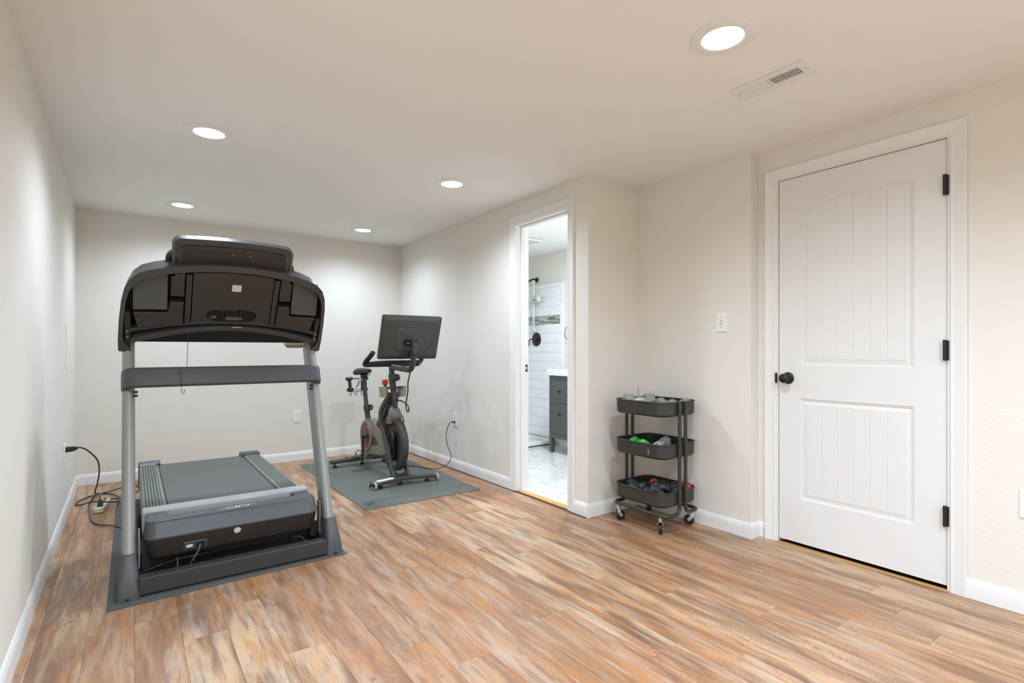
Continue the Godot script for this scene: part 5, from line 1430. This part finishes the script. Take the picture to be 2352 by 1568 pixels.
func build_cart() -> void:
	var cx := 2.667
	var dc := 2.157
	var o := thing("utility_cart", "charcoal metal three-tier rolling cart in the alcove", "cart", Vector3(cx, 0.0, dc))
	var tiers := [[0.690, 0.775], [0.440, 0.526], [0.157, 0.243]]
	for q in tiers:
		var y0: float = q[0]; var y1: float = q[1]
		var ro := rrect(cx, dc, 0.172, 0.195, 0.062, 8)
		var rb := rrect(cx, dc, 0.160, 0.183, 0.052, 8)
		var ri := rrect(cx, dc, 0.1695, 0.1925, 0.060, 8)
		var rn := rrect(cx, dc, 0.1575, 0.1805, 0.05, 8)
		var g := Geo.new()
		var rings := [p3(rb, Vector3(0, y0, 0), UX, UD), p3(ro, Vector3(0, y0 + 0.012, 0), UX, UD), p3(ro, Vector3(0, y1, 0), UX, UD), p3(ri, Vector3(0, y1, 0), UX, UD), p3(ri, Vector3(0, y0 + 0.014, 0), UX, UD), p3(rn, Vector3(0, y0 + 0.003, 0), UX, UD)]
		for r in rings: r.reverse()
		g.loft(rings)
		var t := part("tray", g, M.cart_paint, o, 30.0)
		part("rolled_rim", Geo.new().tube(p3(ro, Vector3(0, y1, 0), UX, UD), 0.0042, 8, true), M.cart_paint, t, 60.0)
		for d: float in [dc - 0.195, dc + 0.195]:
			var s := -1.0 if d < dc else 1.0
			part("bolt", Geo.new().lathe(Vector3(cx, (y0 + y1) / 2 + 0.008, d), UD * s, [Vector2(0.0055, 0), Vector2(0.005, 0.002), Vector2(0, 0.003)], 12), M.cart_bolt, t)
	for s: float in [-1.0, 1.0]:
		var xp := cx + s * 0.0285
		var xo := cx + s * (0.155 if s > 0 else 0.152)
		var da := dc - 0.2065; var db := dc + 0.2065
		var path := rounded([Vector3(xp, 0.772, da), Vector3(xp, 0.112, da), Vector3(xo, 0.112, da), Vector3(xo, 0.112, db), Vector3(xp, 0.112, db), Vector3(xp, 0.772, db)], 0.045, 8)
		part("tube_frame", Geo.new().tube(path, 0.0105, 14), M.cart_paint, o, 60.0)
	for q in [[2.517, 1.995, 0.6], [2.517, 2.325, -0.2], [2.820, 1.995, 2.0], [2.820, 2.325, 1.0]]:
		var c := Vector3(q[0], 0.0, q[1])
		var yaw: float = q[2]
		var fw := Vector3(cos(yaw), 0, sin(yaw))
		var sd := Vector3(-sin(yaw), 0, cos(yaw))
		var cs := part("caster", Geo.new().lathe(c + UY * 0.078, UY, [Vector2(0, 0), Vector2(0.012, 0), Vector2(0.013, 0.004), Vector2(0.009, 0.007), Vector2(0.009, 0.012), Vector2(0.0125, 0.014), Vector2(0.0125, 0.018), Vector2(0.006, 0.019), Vector2(0.006, 0.03), Vector2(0, 0.03)], 16), M.zinc, o, 40.0)
		var ax := c + fw * 0.018 + UY * 0.0315
		for s: float in [-1.0, 1.0]:
			part("caster_fork", Geo.new().tube(curve([c + UY * 0.078 + sd * (s * 0.009), c + UY * 0.060 + sd * (s * 0.0145) + fw * -0.002, c + UY * 0.045 + sd * (s * 0.0150) + fw * 0.006, ax + sd * (s * 0.0150)], 4), 0.0105, 10, false, sd, 0.002), M.zinc, cs, 50.0)
		part("wheel", Geo.new().lathe(ax - sd * 0.011, sd, [Vector2(0, 0.004), Vector2(0.016, 0.004), Vector2(0.018, 0.001), Vector2(0.026, 0.0), Vector2(0.0305, 0.004), Vector2(0.0312, 0.011), Vector2(0.0305, 0.018), Vector2(0.026, 0.022), Vector2(0.018, 0.021), Vector2(0.016, 0.018), Vector2(0, 0.018)], 28), M.tyre, cs, 40.0)
		part("axle_bolt", Geo.new().cyl(ax - sd * 0.0185, ax + sd * 0.0185, 0.005, 10), M.zinc, cs)

	# hexagonal dumbbells on the upper tray
	var gr := "grey hex dumbbells on the cart's upper tray"
	var h1 := hexbell("weathered grey hex dumbbell lying crosswise on top of the others on the cart", gr, 0.095, 0.046, 0.055, M.iron, "hex_dumbbell", M.iron_rim)
	h1.transform = Transform3D(Basis(Vector3(0, 1, 0), -0.5), Vector3(2.60, 0.770, -2.225))
	var top := [[Vector3(2.625, 0.74, 2.298), 0.0, "weathered grey hex dumbbell at the return wall end of the cart's upper tray"], [Vector3(2.615, 0.742, 2.125), 0.0, "weathered grey hex dumbbell between the crosswise dumbbell and the cart's post end"], [Vector3(2.725, 0.742, 2.02), 0.0, "weathered grey hex dumbbell at the wall side of the cart's upper tray"]]
	for q in top: copy_of(h1, q[0], Basis(Vector3(0, 1, 0), q[1]) * Basis(Vector3(1, 0, 0), 0.52), q[2], gr)
	single("rusty_weight_plate", Geo.new().lathe(Vector3(2.565, 0.712, 2.215), Vector3(-0.3, 0.95, -0.1), [Vector2(0, 0), Vector2(0.036, 0), Vector2(0.04, 0.006), Vector2(0.04, 0.045), Vector2(0.036, 0.05), Vector2(0.02, 0.052), Vector2(0, 0.052)], 24), M.rust, "tan rusty round weight between grey hex dumbbells", "weight")
	# middle tray
	var g2 := "dumbbells on the cart's middle tray"
	var v1 := hexbell("bright green dumbbell on the cart's middle tray", g2, 0.078, 0.040, 0.048, M.vinyl_green, "vinyl_dumbbell")
	v1.transform = Transform3D(Basis(Vector3(0, 1, 0), 1.2) * Basis(Vector3(1, 0, 0), 0.52), Vector3(2.60, 0.492, -2.225))
	var w1 := hexbell("light grey dumbbell beside the green one at the open edge of the middle tray", g2, 0.075, 0.034, 0.046, M.vinyl_grey, "grey_dumbbell")
	w1.transform = Transform3D(Basis(Vector3(0, 1, 0), 1.45) * Basis(Vector3(1, 0, 0), 0.52), Vector3(2.532, 0.480, -2.13))
	copy_of(w1, Vector3(2.645, 0.508, 2.085), Basis(Vector3(0, 1, 0), 0.35) * Basis(Vector3(1, 0, 0), 0.52) * Basis(Vector3(0, 0, 1), 0.15), "light grey dumbbell tilted up highest on the middle tray", g2)
	copy_of(w1, Vector3(2.735, 0.480, 2.02), Basis(Vector3(0, 1, 0), 0.1) * Basis(Vector3(1, 0, 0), 0.52), "light grey dumbbell beside the double post of the middle tray", g2)
	# padded gloves and straps on the lower tray
	var pads := [[2.60, 0.212, 2.27, 0.5, 0.075, "glove_black", "black padded glove slumped at the return wall end of the lower tray"], [2.59, 0.222, 2.175, 1.3, 0.066, "glove_black", "black padded glove with a white tag beside a red one"], [2.63, 0.242, 2.085, 2.1, 0.07, "glove_black", "black padded glove with a white mark on top of the lower tray heap"], [2.56, 0.206, 2.065, 0.5, 0.06, "glove_black", "black strap bundle at the open edge of the lower tray"], [2.71, 0.225, 2.03, 0.8, 0.06, "glove_black", "black padded glove beside the double post of the lower tray"], [2.69, 0.218, 2.17, 1.7, 0.06, "glove_red", "red padded glove between black gloves on the lower tray"], [2.785, 0.225, 2.035, 1.4, 0.05, "glove_red", "red padded glove at the wall side of the lower tray"]]
	var rng := RandomNumberGenerator.new()
	rng.seed = 9
	for q in pads:
		var c := Vector3(q[0], q[1], q[2])
		var yaw: float = q[3]
		var len: float = q[4]
		var fw := Vector3(cos(yaw), 0, sin(yaw))
		var sd := Vector3(-sin(yaw), 0, cos(yaw))
		var gl := thing("padded_glove", q[6], "glove", c - UY * 0.04, "gloves and straps on the cart's lower tray")
		var m: Material = M[q[5]]
		var rings := []
		var n := 11
		for k in n:
			var f := k / float(n - 1)
			var ctr := c + fw * ((f - 0.5) * 2.0 * len) + UY * (0.022 * sin(f * PI) - 0.012 + 0.006 * sin(f * 11.0 + q[0] * 40.0))
			var rr := (0.012 + 0.030 * sqrt(maxf(0.0, sin(f * PI))) + 0.004 * sin(f * 17.0 + q[2] * 30.0))
			var r := PackedVector3Array()
			for j in 16:
				var a := TAU * j / 16
				var wob := 1.0 + 0.10 * sin(a * 3.0 + f * 6.0 + yaw * 3.0)
				r.append(ctr + sd * cos(a) * rr * 1.15 * wob + UY * sin(a) * rr * 0.85 * wob)
			rings.append(r)
		var bd := part("pad", Geo.new().loft(rings), m, gl, 60.0)
		# wrist strap and thumb
		part("thumb", Geo.new().ball(c + fw * (len * 0.25) + sd * 0.036 + UY * 0.004, Vector3(0.02, 0.016, 0.022), 12, 8), m, bd, 60.0)
		var st := PackedVector3Array()
		for j in 20:
			var a := TAU * j / 20
			st.append(c - fw * (len * 0.55) + sd * cos(a) * 0.036 + UY * (sin(a) * 0.028 + 0.002))
		part("strap", Geo.new().tube(st, 0.012, 8, true, fw, 0.0022), M.bk_gloss, gl, 60.0)
		if q[5] == "glove_black":
			var tp := c + UY * 0.042 + fw * (rng.randf_range(-0.2, 0.2) * len) - UX * 0.018
			part("tag", Geo.new().box(tp - UY * 0.012 - UX * 0.008, Vector3(0.018, 0.003, 0.008), 0.0008, Basis(UD, 0.7) * Basis(UY, yaw)), M.print_white, bd)

func _ready() -> void:
	var cam := Camera3D.new()
	cam.name = "camera"
	cam.projection = Camera3D.PROJECTION_FRUSTUM
	cam.near = 0.05
	cam.far = 60.0
	cam.size = 2.0 * 0.05 * 784.0 / 1208.19
	cam.frustum_offset = Vector2(0, 0.05 * (803.83 - 784.0) / 1208.19)
	cam.position = Vector3(0, 1.08567, 0)
	cam.rotation_degrees = Vector3(0, -35.848, 0)
	add_child(cam)
	var we := WorldEnvironment.new()
	we.name = "surroundings"
	var env := Environment.new()
	env.background_mode = Environment.BG_COLOR
	env.background_color = Color.BLACK
	env.tonemap_mode = Environment.TONE_MAPPER_LINEAR
	env.tonemap_exposure = 2.65
	env.sdfgi_enabled = true
	env.ssao_enabled = true
	env.ssil_enabled = true
	we.environment = env
	add_child(we)
	materials()
	build_room()
	build_fittings()
	build_bathroom()
	build_treadmill()
	build_bike()
	build_cart()
